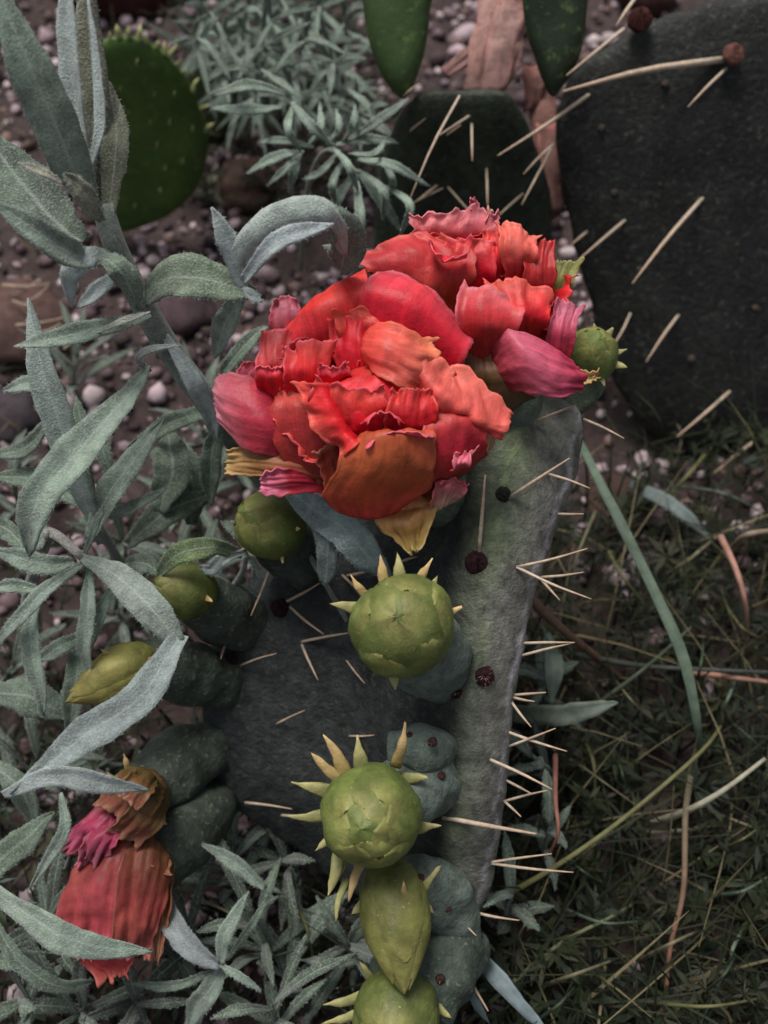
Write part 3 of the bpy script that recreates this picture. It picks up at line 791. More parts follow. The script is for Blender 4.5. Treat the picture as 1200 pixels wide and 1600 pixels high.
bA = bud(630, 978, 0.322, 77, 92, (-0.10, 0.25, 1.0), 10, seed=1, point=0.1, label='round green bud ringed by yellow tipped scales under the larger bloom')
ovary(bA, [(700, 1075, 0.358), (672, 1030, 0.345), (640, 990, 0.332)], [30, 66, 62])
scales(bA, [(600, 915, 594, 865, 22, 'y'), (618, 912, 620, 862, 26), (652, 908, 676, 872, 22, 'y'), (668, 925, 684, 899, 24), (570, 930, 548, 898, 18, 'y'), (570, 950, 514, 943, 30), (690, 958, 722, 948, 22, 'y'),
            (678, 1035, 696, 1020, 26, 'y'), (616, 1045, 618, 1078, 28)], 0.327)
bB = bud(580, 1275, 0.330, 74, 90, (-0.15, 0.1, 1.0), 10, c0=lin(86, 100, 48), seed=2, point=0.1, label='round green bud standing above the pointed green bud')
ovary(bB, [(690, 1240, 0.362), (665, 1220, 0.352), (610, 1260, 0.344)], [46, 56, 60])
ovary(bB, [(700, 1180, 0.356), (660, 1170, 0.346), (612, 1170, 0.350)], [30, 42, 26])
scales(bB, [(530, 1195, 505, 1148, 26, 'y'), (525, 1210, 485, 1175, 22, 'y'), (565, 1195, 558, 1148, 30), (525, 1230, 455, 1222, 28), (515, 1265, 448, 1275, 24), (628, 1175, 633, 1128, 20, 'y', -0.004),
            (512, 1300, 492, 1330, 20), (520, 1330, 512, 1400, 24), (535, 1345, 515, 1385, 18), (640, 1200, 672, 1215, 24), (655, 1300, 690, 1290, 22), (560, 1365, 545, 1408, 18, 'y'), (530, 1400, 525, 1440, 14)], 0.338)
bC = bud(617, 1425, 0.342, 54, 82, (0.12, -0.9, 0.42), 8, c0=lin(94, 98, 50), c1=lin(120, 118, 66), seed=3, point=0.45, label='pointed green bud hanging below the round bud')
ovary(bC, [(725, 1470, 0.372), (685, 1400, 0.362), (640, 1370, 0.354)], [34, 52, 44])
scales(bC, [(640, 1398, 630, 1375, 14, 'y', -0.012), (668, 1400, 682, 1430, 18), (560, 1400, 548, 1430, 20), (580, 1430, 610, 1480, 22), (655, 1400, 690, 1350, 20)], 0.345)
bD = bud(620, 1585, 0.345, 66, 70, (-0.1, 0.0, 1.0), 8, c0=lin(76, 86, 42), seed=4, label='green bud below the pointed bud at the foot of the pad')
ovary(bD, [(745, 1480, 0.376), (700, 1500, 0.366), (650, 1560, 0.358)], [34, 62, 66], color=lin(66, 76, 68))
ovary(bD, [(600, 1500, 0.37), (620, 1530, 0.362), (640, 1570, 0.358)], [26, 46, 50], color=lin(60, 70, 62))
scales(bD, [(560, 1545, 505, 1570, 22), (560, 1580, 500, 1600, 22), (680, 1560, 705, 1590, 24), (575, 1520, 560, 1500, 18)], 0.35)
bE = bud(424, 820, 0.368, 52, 58, (-0.45, 0.25, 0.8), 8, c0=lin(82, 92, 44), seed=5, label='plain green bud beside the sprig under the larger bloom')
ovary(bE, [(480, 905, 0.402), (455, 865, 0.392), (430, 830, 0.380)], [26, 46, 44], color=lin(66, 74, 66))
scales(bE, [(455, 828, 470, 826, 12, 'y', -0.005), (435, 862, 442, 880, 12, 'y'), (390, 850, 372, 862, 14)], 0.366)
bF = bud(290, 922, 0.372, 44, 50, (-0.5, 0.2, 0.7), 8, c0=lin(80, 90, 42), seed=6, label='small green bud under an arching light green leaf')
ovary(bF, [(402, 985, 0.408), (355, 962, 0.396), (305, 930, 0.380)], [34, 50, 40], color=lin(66, 74, 66))
scales(bF, [(322, 935, 332, 940, 14, 'y', -0.004), (270, 945, 262, 962, 12)], 0.37)
bG = bud(190, 1050, 0.362, 40, 62, (-0.85, -0.45, 0.35), 8, c0=lin(108, 110, 54), c1=lin(140, 128, 76), seed=7, point=0.5, label='yellowish pointed bud between two silver leaves')
ovary(bG, [(360, 1075, 0.408), (300, 1055, 0.392), (225, 1035, 0.372)], [38, 50, 36], color=lin(66, 74, 66))
scales(bG, [(175, 1025, 155, 1012, 16, 'y', -0.004), (240, 1030, 250, 1024, 12, 'y', -0.004)], 0.362)
bH = bud(922, 556, 0.372, 40, 46, (0.05, 0.3, 0.9), 8, c0=lin(86, 104, 52), seed=8, label='small spiky green bud beside the smaller bloom')
ovary(bH, [(880, 645, 0.378), (900, 610, 0.378), (918, 570, 0.378)], [22, 36, 36], color=lin(80, 92, 74))
scales(bH, [(925, 530, 928, 505, 18), (940, 535, 958, 512, 20), (950, 555, 980, 545, 16), (950, 570, 980, 574, 16), (935, 585, 945, 605, 14), (905, 535, 895, 515, 14)], 0.370)

for b_, x, y, d, r in [(bA, 692, 1046, .338, 6), (bA, 694, 985, .334, 5), (bB, 676, 1160, .336, 8), (bB, 690, 1212, .343, 7), (bB, 640, 1148, .341, 5), (bC, 657, 1372, .343, 7), (bC, 700, 1420, .354, 6), (bD, 688, 1530, .350, 8), (bD, 720, 1470, .362, 6), (bF, 366, 968, .386, 5)]:
    areole(b_, x, y, d, r, color=lin(70, 50, 48), hairs=18, tuft=lin(190, 160, 150))

# ---- spent flowers low on the pad's other side
bI = bud(212, 1248, 0.376, 46, 52, (-0.75, -0.35, 0.4), 7, c0=lin(86, 70, 42), c1=lin(112, 84, 56), seed=9, label='withered bloom with crumpled magenta petals')
ovary(bI, [(345, 1160, 0.412), (280, 1195, 0.398), (225, 1235, 0.386)], [40, 56, 44], color=lin(66, 74, 66))
scales(bI, [(200, 1200, 193, 1178, 14, 'y'), (180, 1215, 165, 1205, 12), (245, 1285, 262, 1288, 14)], 0.374)
r3 = 0.366
for rows, a, b_, c_ in [
    ([[(205, 1262, 4), (190, 1250, 0), (165, 1258, 6)], [(172, 1305, -3), (150, 1290, -8), (128, 1292, 3)], [(150, 1335, 2), (128, 1328, 0), (116, 1318, 4)]], lin(120, 60, 60), lin(168, 58, 92), lin(188, 100, 122)),
    ([[(200, 1280, 0), (180, 1272, -4), (165, 1278, 0)], [(176, 1318, -6), (158, 1310, -10), (142, 1312, -4)], [(158, 1338, -2), (146, 1334, -5), (134, 1336, 0)]], lin(150, 46, 74), lin(176, 70, 100), lin(202, 130, 146))]:
    petal(bI, rows, r3, a, b_, c_, ruffle=2.2, jag=2)
for rows in [[[(256, 1232, 6), (232, 1206, 0), (204, 1200, 4)], [(238, 1264, -7), (208, 1236, -12), (180, 1226, -3)], [(214, 1292, -3), (184, 1268, -7), (162, 1252, 1)]],
             [[(262, 1250, 6), (250, 1240, 0), (232, 1222, 0)], [(246, 1290, -2), (228, 1276, -11), (206, 1262, -11)], [(214, 1312, 0), (196, 1300, -6), (178, 1288, -6)]],
             [[(250, 1220, 2), (236, 1208, -4), (222, 1200, 0)], [(232, 1240, -10), (218, 1228, -14), (204, 1218, -10)], [(214, 1258, -10), (202, 1246, -13), (190, 1238, -9)]]]:
    petal(bI, rows, r3, lin(92, 80, 46), lin(122, 92, 56), lin(146, 84, 74), ruffle=1.0, edge=lin(160, 130, 92), name='sepal')
bJ = tube('flower', [W(345, 1250, 0.412), W(300, 1290, 0.398), W(240, 1340, 0.384), W(190, 1390, 0.380)], [0.009, 0.0135, 0.014, 0.010], M['ovary'], cactus, seg=22, n=18, color=lin(66, 74, 66), bump=0.0014, bscale=100)
bJ['label'] = 'closed spent red bloom hanging among the silver leaves'
r4 = 0.364
for rows, a, b_, c_ in [
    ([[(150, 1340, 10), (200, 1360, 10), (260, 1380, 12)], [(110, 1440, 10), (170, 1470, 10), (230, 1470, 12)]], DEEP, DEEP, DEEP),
    ([[(232, 1292, 8), (180, 1300, 2), (140, 1335, 8)], [(215, 1345, -4), (160, 1350, -10), (108, 1380, 4)], [(200, 1410, -8), (145, 1415, -12), (92, 1420, 3)], [(190, 1472, -2), (140, 1475, -4), (93, 1448, 5)]], lin(136, 78, 62), lin(186, 84, 86), lin(196, 78, 92)),
    ([[(270, 1345, 8), (240, 1305, 2), (200, 1300, 2)], [(262, 1400, 2), (228, 1380, -8), (185, 1365, -9)], [(244, 1445, 1), (215, 1440, -9), (180, 1430, -10)], [(232, 1488, 3), (205, 1485, -3), (176, 1478, -3)]], lin(116, 84, 54), lin(154, 66, 60), lin(180, 96, 88)),
    ([[(275, 1350, 9), (262, 1380, 3), (250, 1330, 4)], [(262, 1420, 4), (245, 1430, 0), (235, 1410, -4)], [(240, 1490, 6), (235, 1488, 4), (225, 1480, 2)]], lin(104, 84, 44), lin(150, 96, 58), lin(180, 140, 110)),
    ([[(110, 1462, 7), (150, 1466, 2), (220, 1472, 5)], [(118, 1492, 9), (165, 1496, 3), (212, 1490, 6)], [(170, 1515, 7), (186, 1520, 5), (196, 1512, 6)]], lin(150, 30, 40), lin(186, 60, 66), lin(206, 90, 84)),
    ([[(265, 1335, 8), (240, 1310, 4), (205, 1310, 4)], [(255, 1372, 2), (235, 1358, -2), (215, 1350, -2)]], lin(104, 92, 48), lin(130, 98, 54), lin(184, 128, 96))]:
    petal(bJ, rows, r4, a, b_, c_, ruffle=1.7, n=(34, 30), widen=1.0, edge=lin(206, 130, 116))

# ---- other prickly pears
def flat_depth(tab): return lambda x, y: interp(y, tab)
def noisecol(c, k=0.25):
    return lambda x, y, s: c * (1 + k * noise.noise(Vector((x / 60, y / 60, 2))))
big = thing('prickly_pear', 'large dark prickly pear pad with long pale spines behind the blooms', 'cactus')
big_d = lambda x, y: interp(y, [(-50, 0.455), (700, 0.555)]) + (x - 1000) / 1600 * 0.02
BIG_OUT = [(1000, 40), (1080, 12), (1180, -10), (1300, 10), (1420, 120), (1460, 330), (1400, 540), (1280, 660), (1150, 700), (1040, 690), (985, 640), (945, 560), (915, 450), (890, 350), (872, 260), (870, 180), (905, 100)]
big_pad = pad('pad', BIG_OUT, big_d, 0.011, M['pad'], big, noisecol(lin(27, 29, 26), .6), nr=26, nth=90)
for s in [(1128, 93, 880, 143, 11, 0.03), (1135, 107, 1075, 167, 5, 0.02), (920, 148, 778, 243, 6, 0.03), (978, 343, 905, 405, 5, 0.02), (1100, 307, 988, 443, 6.5, 0.03), (1062, 490, 1010, 565, 5, 0.02),
          (1140, 612, 1058, 682, 5, 0.02), (1178, 690, 1115, 740, 5, 0.02), (975, 45, 885, 118, 6, 0.015), (992, -2, 963, 40, 6, 0.01), (917, 362, 893, 382, 4, 0.01), (985, 490, 955, 545, 4, 0.02)]:
    d = big_d(s[0], s[1]) + 0.002
    spine(big_pad, s[0], s[1], d, s[2], s[3], d - s[5], s[4])
areole(big_pad, 1146, 84, big_d(1146, 84) - 0.002, 17, color=lin(120, 84, 76), hairs=60, tuft=lin(140, 104, 92))
areole(big_pad, 1000, 30, big_d(1000, 30) + 0.004, 20, color=lin(70, 42, 40), hairs=40)
for k in range(9):
    x, y = [(1030, 285), (960, 300), (1100, 200), (1000, 420), (1150, 380), (1080, 560), (940, 200), (1180, 480), (1040, 130)][k]
    areole(big_pad, x, y, big_d(x, y) + 0.001, 6, color=lin(84, 76, 68), hairs=20)

back = thing('prickly_pear', 'dull green prickly pear with two upper pads behind the smaller bloom', 'cactus')
back_d = lambda x, y: interp(y, [(-60, 0.445), (145, 0.455), (560, 0.57)])
BACK_OUT = [(636, 160), (660, 143), (720, 141), (780, 143), (812, 170), (845, 250), (862, 330), (850, 430), (800, 520), (720, 560), (640, 540), (590, 460), (585, 360), (595, 270), (612, 205)]
back_pad = pad('pad', BACK_OUT, back_d, 0.009, M['pad'], back, noisecol(lin(42, 50, 38), .5), nr=22, nth=80)
for s in [(737, 190, 738, 252, 4, 0.012), (865, 225, 818, 272, 4, 0.012), (862, 232, 815, 320, 4, 0.014), (718, 150, 640, 312, 4, 0.02), (688, 285, 650, 315, 4, 0.01), (696, 288, 735, 332, 3.5, 0.012), (760, 258, 762, 322, 4, 0.012),
          (690, 215, 720, 195, 4, 0.01), (735, 180, 680, 215, 4, 0.012), (630, 150, 655, 130, 4, 0.005), (700, 290, 640, 320, 3, 0.01), (820, 300, 770, 345, 3.5, 0.012), (640, 205, 665, 185, 3, 0.01)]:
    d = back_d(s[0], s[1]) + 0.003
    spine(back_pad, s[0], s[1], d, s[2], s[3], d - s[5], s[4])
UP1 = [(562, -60), (675, -60), (672, 20), (664, 80), (648, 130), (630, 156), (604, 130), (582, 85), (568, 20)]
pad('pad', UP1, lambda x, y: interp(y, [(-60, 0.435), (160, 0.456)]), 0.007, M['green_pad'], back, noisecol(lin(58, 80, 42)), nr=18, nth=60)
UP2 = [(812, -60), (912, -60), (916, 30), (905, 90), (880, 135), (860, 150), (838, 100), (820, 40)]
pad('pad', UP2, lambda x, y: interp(y, [(-60, 0.440), (160, 0.462)]), 0.007, M['green_pad'], back, noisecol(lin(38, 50, 32)), nr=18, nth=60)

young = thing('prickly_pear', 'bright green young prickly pear pad rimmed with small pointed leaves', 'cactus')
YOUNG_OUT = [(125, 85), (160, 62), (200, 56), (235, 66), (268, 92), (292, 122), (312, 165), (326, 215), (318, 270), (288, 318), (235, 350), (185, 362), (140, 340), (100, 270), (88, 160), (100, 110)]
young_d = lambda x, y: interp(y, [(50, 0.53), (360, 0.635)])
ypad = pad('pad', YOUNG_OUT, young_d, 0.009, M['green_pad'], young, noisecol(lin(66, 94, 40)), nr=20, nth=72, bumps=0.0022)
for s in [(188, 62, 182, 35, 12), (203, 62, 200, 38, 10), (215, 66, 220, 36, 12), (232, 70, 226, 52, 9), (258, 88, 258, 62, 9), (262, 90, 278, 68, 9), (285, 115, 292, 108, 8), (150, 72, 145, 40, 12), (300, 145, 312, 120, 9),
          (318, 205, 336, 192, 10), (312, 170, 332, 165, 8), (170, 66, 172, 50, 8), (245, 78, 250, 60, 8), (275, 102, 284, 92, 8)]:
    d = young_d(s[0], s[1]) + 0.006
    horn(ypad, s[0], s[1], d, s[2], s[3], d - 0.004, s[4], lin(112, 130, 76), lin(168, 164, 116))
for x, y in [(213, 102), (188, 142), (222, 150), (240, 150), (272, 150), (200, 178), (245, 230), (300, 205), (195, 270), (258, 265), (210, 325), (250, 300), (285, 255), (170, 230), (235, 195), (150, 160), (265, 195)]:
    d = young_d(x, y) + 0.0005
    horn(ypad, x, y, d, x + 2, y - 10, d - 0.003, 6, lin(110, 132, 78), lin(150, 150, 100))
small = thing('prickly_pear', 'small shaded green prickly pear pad behind the bright green one', 'cactus')
SM_OUT = [(285, 115), (305, 88), (335, 78), (362, 92), (374, 130), (372, 175), (352, 215), (325, 235), (300, 215), (288, 165)]
pad('pad', SM_OUT, lambda x, y: interp(y, [(70, 0.64), (235, 0.70)]), 0.008, M['green_pad'], small, noisecol(lin(78, 92, 60)), nr=14, nth=44)

# ---- dry husks
def strip(parent, rows, ref, c0, c1, ruffle=2.0):
    o = petal(parent, rows, ref, c0, (c0 + c1) / 2, c1, ruffle=ruffle, thick=0.0009, n=(16, 9), name='strip')
    o.data.materials[0] = M['dry']
husk = thing('dried_husk', 'torn pinkish tan dried husk standing above the dull green pad', 'dead plant')
for rows in [[[(728, 145, 0), (745, 142, -6), (758, 145, 0)], [(740, 80, 0), (755, 78, -8), (768, 82, 0)], [(762, -10, 2), (780, -10, -6), (795, -10, 2)]],
             [[(752, 145, -4), (770, 145, -10), (788, 142, -4)], [(770, 70, -4), (782, 72, -12), (800, 70, -2)], [(790, -10, -2), (803, -8, -8), (815, 0, 0)]],
             [[(775, 142, 0), (785, 140, -4), (795, 128, 0)], [(790, 90, -2), (800, 88, -6), (808, 85, 0)], [(806, 30, 0), (812, 26, -3), (818, 22, 0)]],
             [[(690, 110, 6), (694, 116, 4), (700, 122, 6)], [(725, 82, 2), (728, 88, 0), (732, 92, 2)], [(765, 45, 0), (768, 50, -3), (772, 54, 0)]],
             [[(700, 100, 8), (706, 100, 6), (710, 104, 8)], [(740, 92, 2), (742, 96, 0), (744, 98, 2)], [(762, 86, 0), (764, 88, -1), (766, 90, 0)]]]:
    strip(husk, rows, 0.50, lin(124, 96, 92), lin(178, 146, 138))
husk2 = thing('dried_husk', 'narrow brown dried husk wedged between the dull green and dark pads', 'dead plant')
for rows in [[[(845, 340, 0), (860, 345, -4), (875, 335, 0)], [(838, 250, -2), (852, 250, -8), (868, 250, 0)], [(832, 180, 0), (845, 175, -6), (862, 170, 0)], [(826, 140, 0), (836, 118, -3), (850, 140, 0)]],
             [[(855, 330, -4), (866, 332, -8), (878, 330, -2)], [(850, 260, -6), (862, 262, -10), (872, 260, -4)], [(846, 200, -4), (856, 198, -8), (866, 195, -2)]],
             [[(818, 175, -4), (826, 172, -8), (836, 170, -4)], [(828, 150, -6), (834, 148, -9), (842, 146, -5)], [(834, 112, -4), (838, 110, -6), (842, 116, -4)]]]:
    strip(husk2, rows, 0.52, lin(92, 68, 64), lin(140, 106, 98))

# ------------------------------------------------------------------ silver leaf plants
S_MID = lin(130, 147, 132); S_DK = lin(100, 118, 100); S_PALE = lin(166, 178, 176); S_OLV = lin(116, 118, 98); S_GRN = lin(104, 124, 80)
def leaf(parent, pts, w, color=S_MID, fold=0.25, roll=0.0, twist=0.0, wave=0.0, name='leaf', base_w=0.35, tip_w=0.04, ns=20, nu=7, mat='silver', blunt=False, thick=0.00045, world_pts=None, wm=None, nhint=None, hairs=150):
    """tapering folded leaf blade along the points"""
    if world_pts is None:
        P = cr([tuple(W(*p)) for p in pts], ns)
        wd = w / 3200 * np.mean([p[2] for p in pts])
    else:
        P = cr([tuple(p) for p in world_pts], ns); wd = wm / 2
    T = np.gradient(P, axis=0); T /= (np.linalg.norm(T, axis=1, keepdims=True) + 1e-12)
    g = np.zeros((ns, nu, 3)); A = np.zeros((ns, nu, 2)); C = np.zeros((ns, nu, 3))
    hint = np.array(tuple(-FWD)) if nhint is None else np.array(tuple(nhint))
    sd = random.random() * 50
    var = random.uniform(0.9, 1.1)
    for j in range(ns):
        v = j / (ns - 1)
        t = T[j]
        s = np.cross(t, hint); nrm_ = np.linalg.norm(s)
        s = s / nrm_ if nrm_ > 1e-4 else np.array((1., 0, 0))
        n = np.cross(s, t)
        a = roll + twist * (v - 0.5)
        s2 = s * math.cos(a) + n * math.sin(a); n2 = n * math.cos(a) - s * math.sin(a)
        prof = base_w + (1 - base_w) * math.sin(min(1, v / 0.55) * math.pi / 2)
        if v > 0.5:
            q = (v - 0.5) / 0.5
            prof *= (1 - q ** (4 if blunt else 2)) * (1 - tip_w) + tip_w
        hw = wd * prof * (1 + 0.14 * noise.noise(Vector((v * 5 + sd, 1, 2))))
        bend = 0.16 * wd * noise.noise(Vector((v * 3.5 + sd, 3, 3)))
        for i in range(nu):
            u = 2 * i / (nu - 1) - 1
            wig = (wave + .28) * wd * noise.noise(Vector((v * 5 + sd, u * 0.8, 5))) * (.3 + abs(u)) + 0.10 * wd * noise.noise(Vector((v * 15 + sd, u * 2, 5)))
            ed = 0.10 * wd * noise.noise(Vector((v * 16 + sd, u, 8))) if abs(u) == 1 else 0
            g[j, i] = P[j] + s2 * (hw * u + ed + bend) + n2 * (fold * hw * abs(u) ** 1.3 + wig)
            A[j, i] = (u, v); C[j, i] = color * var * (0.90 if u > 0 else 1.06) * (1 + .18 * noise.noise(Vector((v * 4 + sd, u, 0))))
    V, F = shell(g, thick)
    CC = np.vstack([C.reshape(-1, 3)] * 2); AA = np.vstack([A.reshape(-1, 2)] * 2)
    if mat == 'silver' and hairs:                       # felt: fine hairs on the margins and the blade
        HV, HC, HA = [], [], []
        o = len(V)
        nh = hairs if world_pts is None else hairs // 3
        for h in range(nh):
            j = random.randrange(1, ns - 1)
            i = random.choice((0, nu - 1)) if random.random() < .7 else random.randrange(nu)
            p = g[j, i] + (g[j + 1, i] - g[j, i]) * random.random()
            out = g[j, i] - P[j]; out = out / (np.linalg.norm(out) + 1e-9)
            dr = out * random.uniform(.3, 1) + T[j] * random.uniform(-.2, .9) + np.array([random.uniform(-.5, .5) for _ in range(3)])
            dr /= np.linalg.norm(dr)
            l = random.uniform(.0004, .0011); sd_ = np.cross(dr, hint); sd_ = sd_ / (np.linalg.norm(sd_) + 1e-9) * .00007
            HV += [p - sd_, p + sd_, p + dr * l]; HC += [S_PALE] * 3; HA += [(.6, .5)] * 3
            F.append((o + 3 * h, o + 3 * h + 1, o + 3 * h + 2))
        V = np.vstack([V, HV]); CC = np.vstack([CC, HC]); AA = np.vstack([AA, HA])
    return obj(name, V, F, M[mat], parent, CC, AA)

def stem(parent, pts, w0, w1, color=lin(128, 138, 128), mat='silver', name='stem', n=18):
    P = [W(*p) for p in pts]
    return tube(name, P, [w0 * pts[0][2] / 3200, w1 * pts[-1][2] / 3200], M[mat], parent, seg=9, n=n, color=color)

# tall sprig with the thick stem
A = thing('silver_leaf_plant', 'tallest silver leaf sprig with thick pale stem beside the bright green pad', 'plant')
stem(A, [(470, 800, 0.60), (420, 760, 0.50), (345, 655, 0.385), (270, 555, 0.355), (215, 460, 0.335), (180, 385, 0.32), (160, 320, 0.312)], 30, 34)
L = lambda *a, **k: leaf(A, *a, **k)
L([(150, 335, .312), (118, 270, .300), (80, 180, .288), (40, 85, .278), (-10, -40, .270)], 76, S_MID, fold=0.2)
L([(140, 320, .312), (128, 230, .305), (116, 130, .296), (108, 20, .288), (104, -40, .285)], 44, S_PALE, fold=0.3, roll=0.5)
L([(150, 320, .314), (146, 220, .310), (148, 140, .306), (136, 20, .300), (132, -40, .298)], 46, S_OLV, fold=-0.2, roll=-0.4)
L([(128, 295, .306), (148, 235, .300), (156, 180, .297), (150, 90, .294), (136, -10, .292)], 17, S_PALE, fold=0.1)
L([(168, 350, .314), (178, 270, .312), (182, 200, .312), (170, 128, .314)], 42, S_OLV, fold=0.35)
L([(160, 345, .306), (130, 300, .298), (100, 270, .294)], 30, S_OLV, fold=0.3)
L([(175, 400, .318), (120, 400, .305), (60, 362, .295), (-20, 310, .288)], 46, S_MID, fold=0.3)
L([(130, 380, .316), (80, 340, .318), (30, 280, .320), (-30, 200, .322)], 92, lin(92, 106, 92), fold=0.2)
L([(98, 286, .294), (65, 268, .291), (28, 254, .290)], 13, lin(170, 168, 150), fold=0.2)
L([(180, 405, .318), (140, 398, .308), (108, 430, .306), (112, 480, .315)], 36, S_PALE, fold=-0.4)
L([(150, 400, .312), (180, 415, .306), (205, 450, .312), (212, 480, .322)], 40, S_DK, fold=-0.4)
L([(190, 415, .322), (165, 445, .320), (140, 465, .324), (120, 480, .332)], 26, S_PALE, fold=0.3)
L([(235, 492, .335), (160, 512, .325), (90, 528, .322), (22, 541, .325)], 32, S_MID, fold=0.3)
L([(150, 520, .324), (195, 500, .318), (235, 488, .318)], 10, lin(172, 174, 160), fold=0.1)
L([(222, 470, .335), (270, 432, .322), (330, 440, .318), (398, 458, .322)], 66, lin(118, 134, 112), fold=0.25, tip_w=0.25)
L([(255, 520, .345), (300, 590, .345), (325, 640, .355), (340, 690, .365)], 30, S_PALE, fold=0.3)
L([(382, 458, .322), (362, 390, .312), (330, 324, .305)], 34, S_PALE, fold=0.3)
L([(366, 445, .322), (392, 380, .308), (455, 335, .300), (515, 345, .303), (540, 400, .325)], 56, lin(150, 162, 156), fold=-0.45, roll=-0.3, tip_w=0.12)
L([(505, 340, .304), (530, 358, .312), (540, 385, .322), (534, 425, .338)], 66, lin(92, 108, 92), fold=0.15, base_w=0.6, blunt=True)
L([(380, 440, .316), (420, 388, .304), (470, 362, .300), (522, 350, .303)], 30, lin(168, 178, 180), fold=0.2, base_w=0.5)
L([(380, 450, .320), (395, 462, .318), (409, 473, .318)], 16, S_PALE, fold=0.2)
L([(380, 462, .324), (355, 500, .330), (335, 560, .345)], 38, S_MID, fold=0.25)
L([(415, 510, .385), (375, 548, .375), (335, 605, .380)], 24, S_DK, fold=0.3)
L([(235, 580, .350), (215, 560, .340), (240, 545, .335), (280, 540, .335)], 12, lin(150, 158, 150), fold=0.2)
L([(340, 640, .385), (270, 660, .39), (200, 700, .40)], 30, S_DK, fold=0.3)
L([(345, 660, .385), (330, 720, .39), (330, 790, .40)], 34, S_DK, fold=0.3)

# the sprig with long crossing leaves
D = thing('silver_leaf_plant', 'silver leaf sprig with long crossing leaves over the purple grey stones', 'plant')
stem(D, [(200, 900, 0.54), (170, 850, 0.47), (140, 800, 0.40), (130, 760, 0.385)], 16, 12)
L = lambda *a, **k: leaf(D, *a, **k)
L([(232, 572, .345), (180, 640, .332), (110, 720, .322), (55, 790, .322), (45, 870, .335)], 58, S_MID, fold=0.3, base_w=0.15, blunt=True)
L([(160, 850, .375), (118, 740, .355), (85, 640, .345), (62, 560, .340), (45, 465, .338)], 50, lin(140, 154, 148), fold=0.25)
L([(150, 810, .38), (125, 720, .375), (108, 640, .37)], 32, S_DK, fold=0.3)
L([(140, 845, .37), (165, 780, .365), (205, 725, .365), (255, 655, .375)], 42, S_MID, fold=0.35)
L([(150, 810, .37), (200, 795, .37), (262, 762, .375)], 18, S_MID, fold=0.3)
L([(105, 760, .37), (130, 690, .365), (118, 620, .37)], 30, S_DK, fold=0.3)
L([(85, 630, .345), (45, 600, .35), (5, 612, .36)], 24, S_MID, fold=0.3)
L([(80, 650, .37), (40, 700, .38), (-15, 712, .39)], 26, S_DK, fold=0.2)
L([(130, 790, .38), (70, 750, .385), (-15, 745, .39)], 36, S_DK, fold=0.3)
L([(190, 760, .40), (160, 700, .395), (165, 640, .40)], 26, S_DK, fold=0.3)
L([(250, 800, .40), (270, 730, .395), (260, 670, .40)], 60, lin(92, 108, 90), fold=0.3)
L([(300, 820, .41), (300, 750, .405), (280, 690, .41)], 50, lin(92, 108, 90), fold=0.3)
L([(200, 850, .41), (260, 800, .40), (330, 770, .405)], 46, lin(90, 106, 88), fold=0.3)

# the sprig with the big leaves over the spent blooms
E = thing('silver_leaf_plant', 'silver leaf sprig with broad leaves crossing above the withered blooms', 'plant')
stem(E, [(60, 1080, 0.50), (40, 960, 0.43), (70, 850, 0.36), (85, 835, 0.352), (130, 872, 0.345)], 18, 14, color=lin(124, 122, 118))
L = lambda *a, **k: leaf(E, *a, **k)
L([(128, 870, .345), (190, 905, .335), (240, 955, .330), (280, 1005, .333)], 54, lin(134, 146, 138), fold=0.22, base_w=0.2, tip_w=0.45)
L([(285, 990, .333), (225, 1080, .322), (130, 1155, .315), (15, 1238, .315)], 58, lin(136, 148, 146), fold=0.3, base_w=0.45)
L([(5, 1242, .316), (80, 1212, .312), (150, 1222, .314), (234, 1236, .325)], 36, S_PALE * 0.9, fold=0.3)
L([(132, 880, .346), (75, 918, .336), (30, 965, .334), (-20, 1020, .338)], 24, S_MID, fold=0.3)
L([(60, 925, .340), (48, 990, .340), (58, 1060, .345), (70, 1118, .352)], 31, S_MID, fold=0.25, base_w=0.2)
L([(140, 885, .347), (138, 950, .345), (132, 1010, .350), (142, 1060, .357)], 27, S_MID, fold=0.3)
L([(175, 915, .352), (150, 975, .352), (128, 1030, .36)], 22, S_MID, fold=0.3)
L([(120, 880, .35), (60, 880, .345), (-20, 855, .345)], 34, S_MID, fold=0.3)
L([(60, 922, .345), (25, 915, .345), (-20, 920, .345)], 22, S_MID, fold=0.3)
L([(125, 1000, .38), (118, 1070, .38), (108, 1150, .39)], 38, S_DK, fold=0.3)
L([(140, 990, .375), (95, 1010, .375), (55, 1035, .38)], 26, S_DK, fold=0.3)
L([(130, 870, .345), (150, 820, .340), (162, 790, .340)], 12, S_MID, fold=0.3)
L([(60, 860, .352), (55, 800, .355), (75, 740, .36)], 48, S_MID * 0.9, fold=0.3)
L([(45, 870, .355), (15, 830, .358), (-20, 815, .36)], 30, S_DK, fold=0.3)
L([(-10, 1080, .40), (50, 1090, .395), (110, 1120, .40)], 60, S_DK * 0.85, fold=0.2)
L([(-20, 1190, .39), (30, 1230, .385), (60, 1300, .40)], 40, S_DK, fold=0.2)

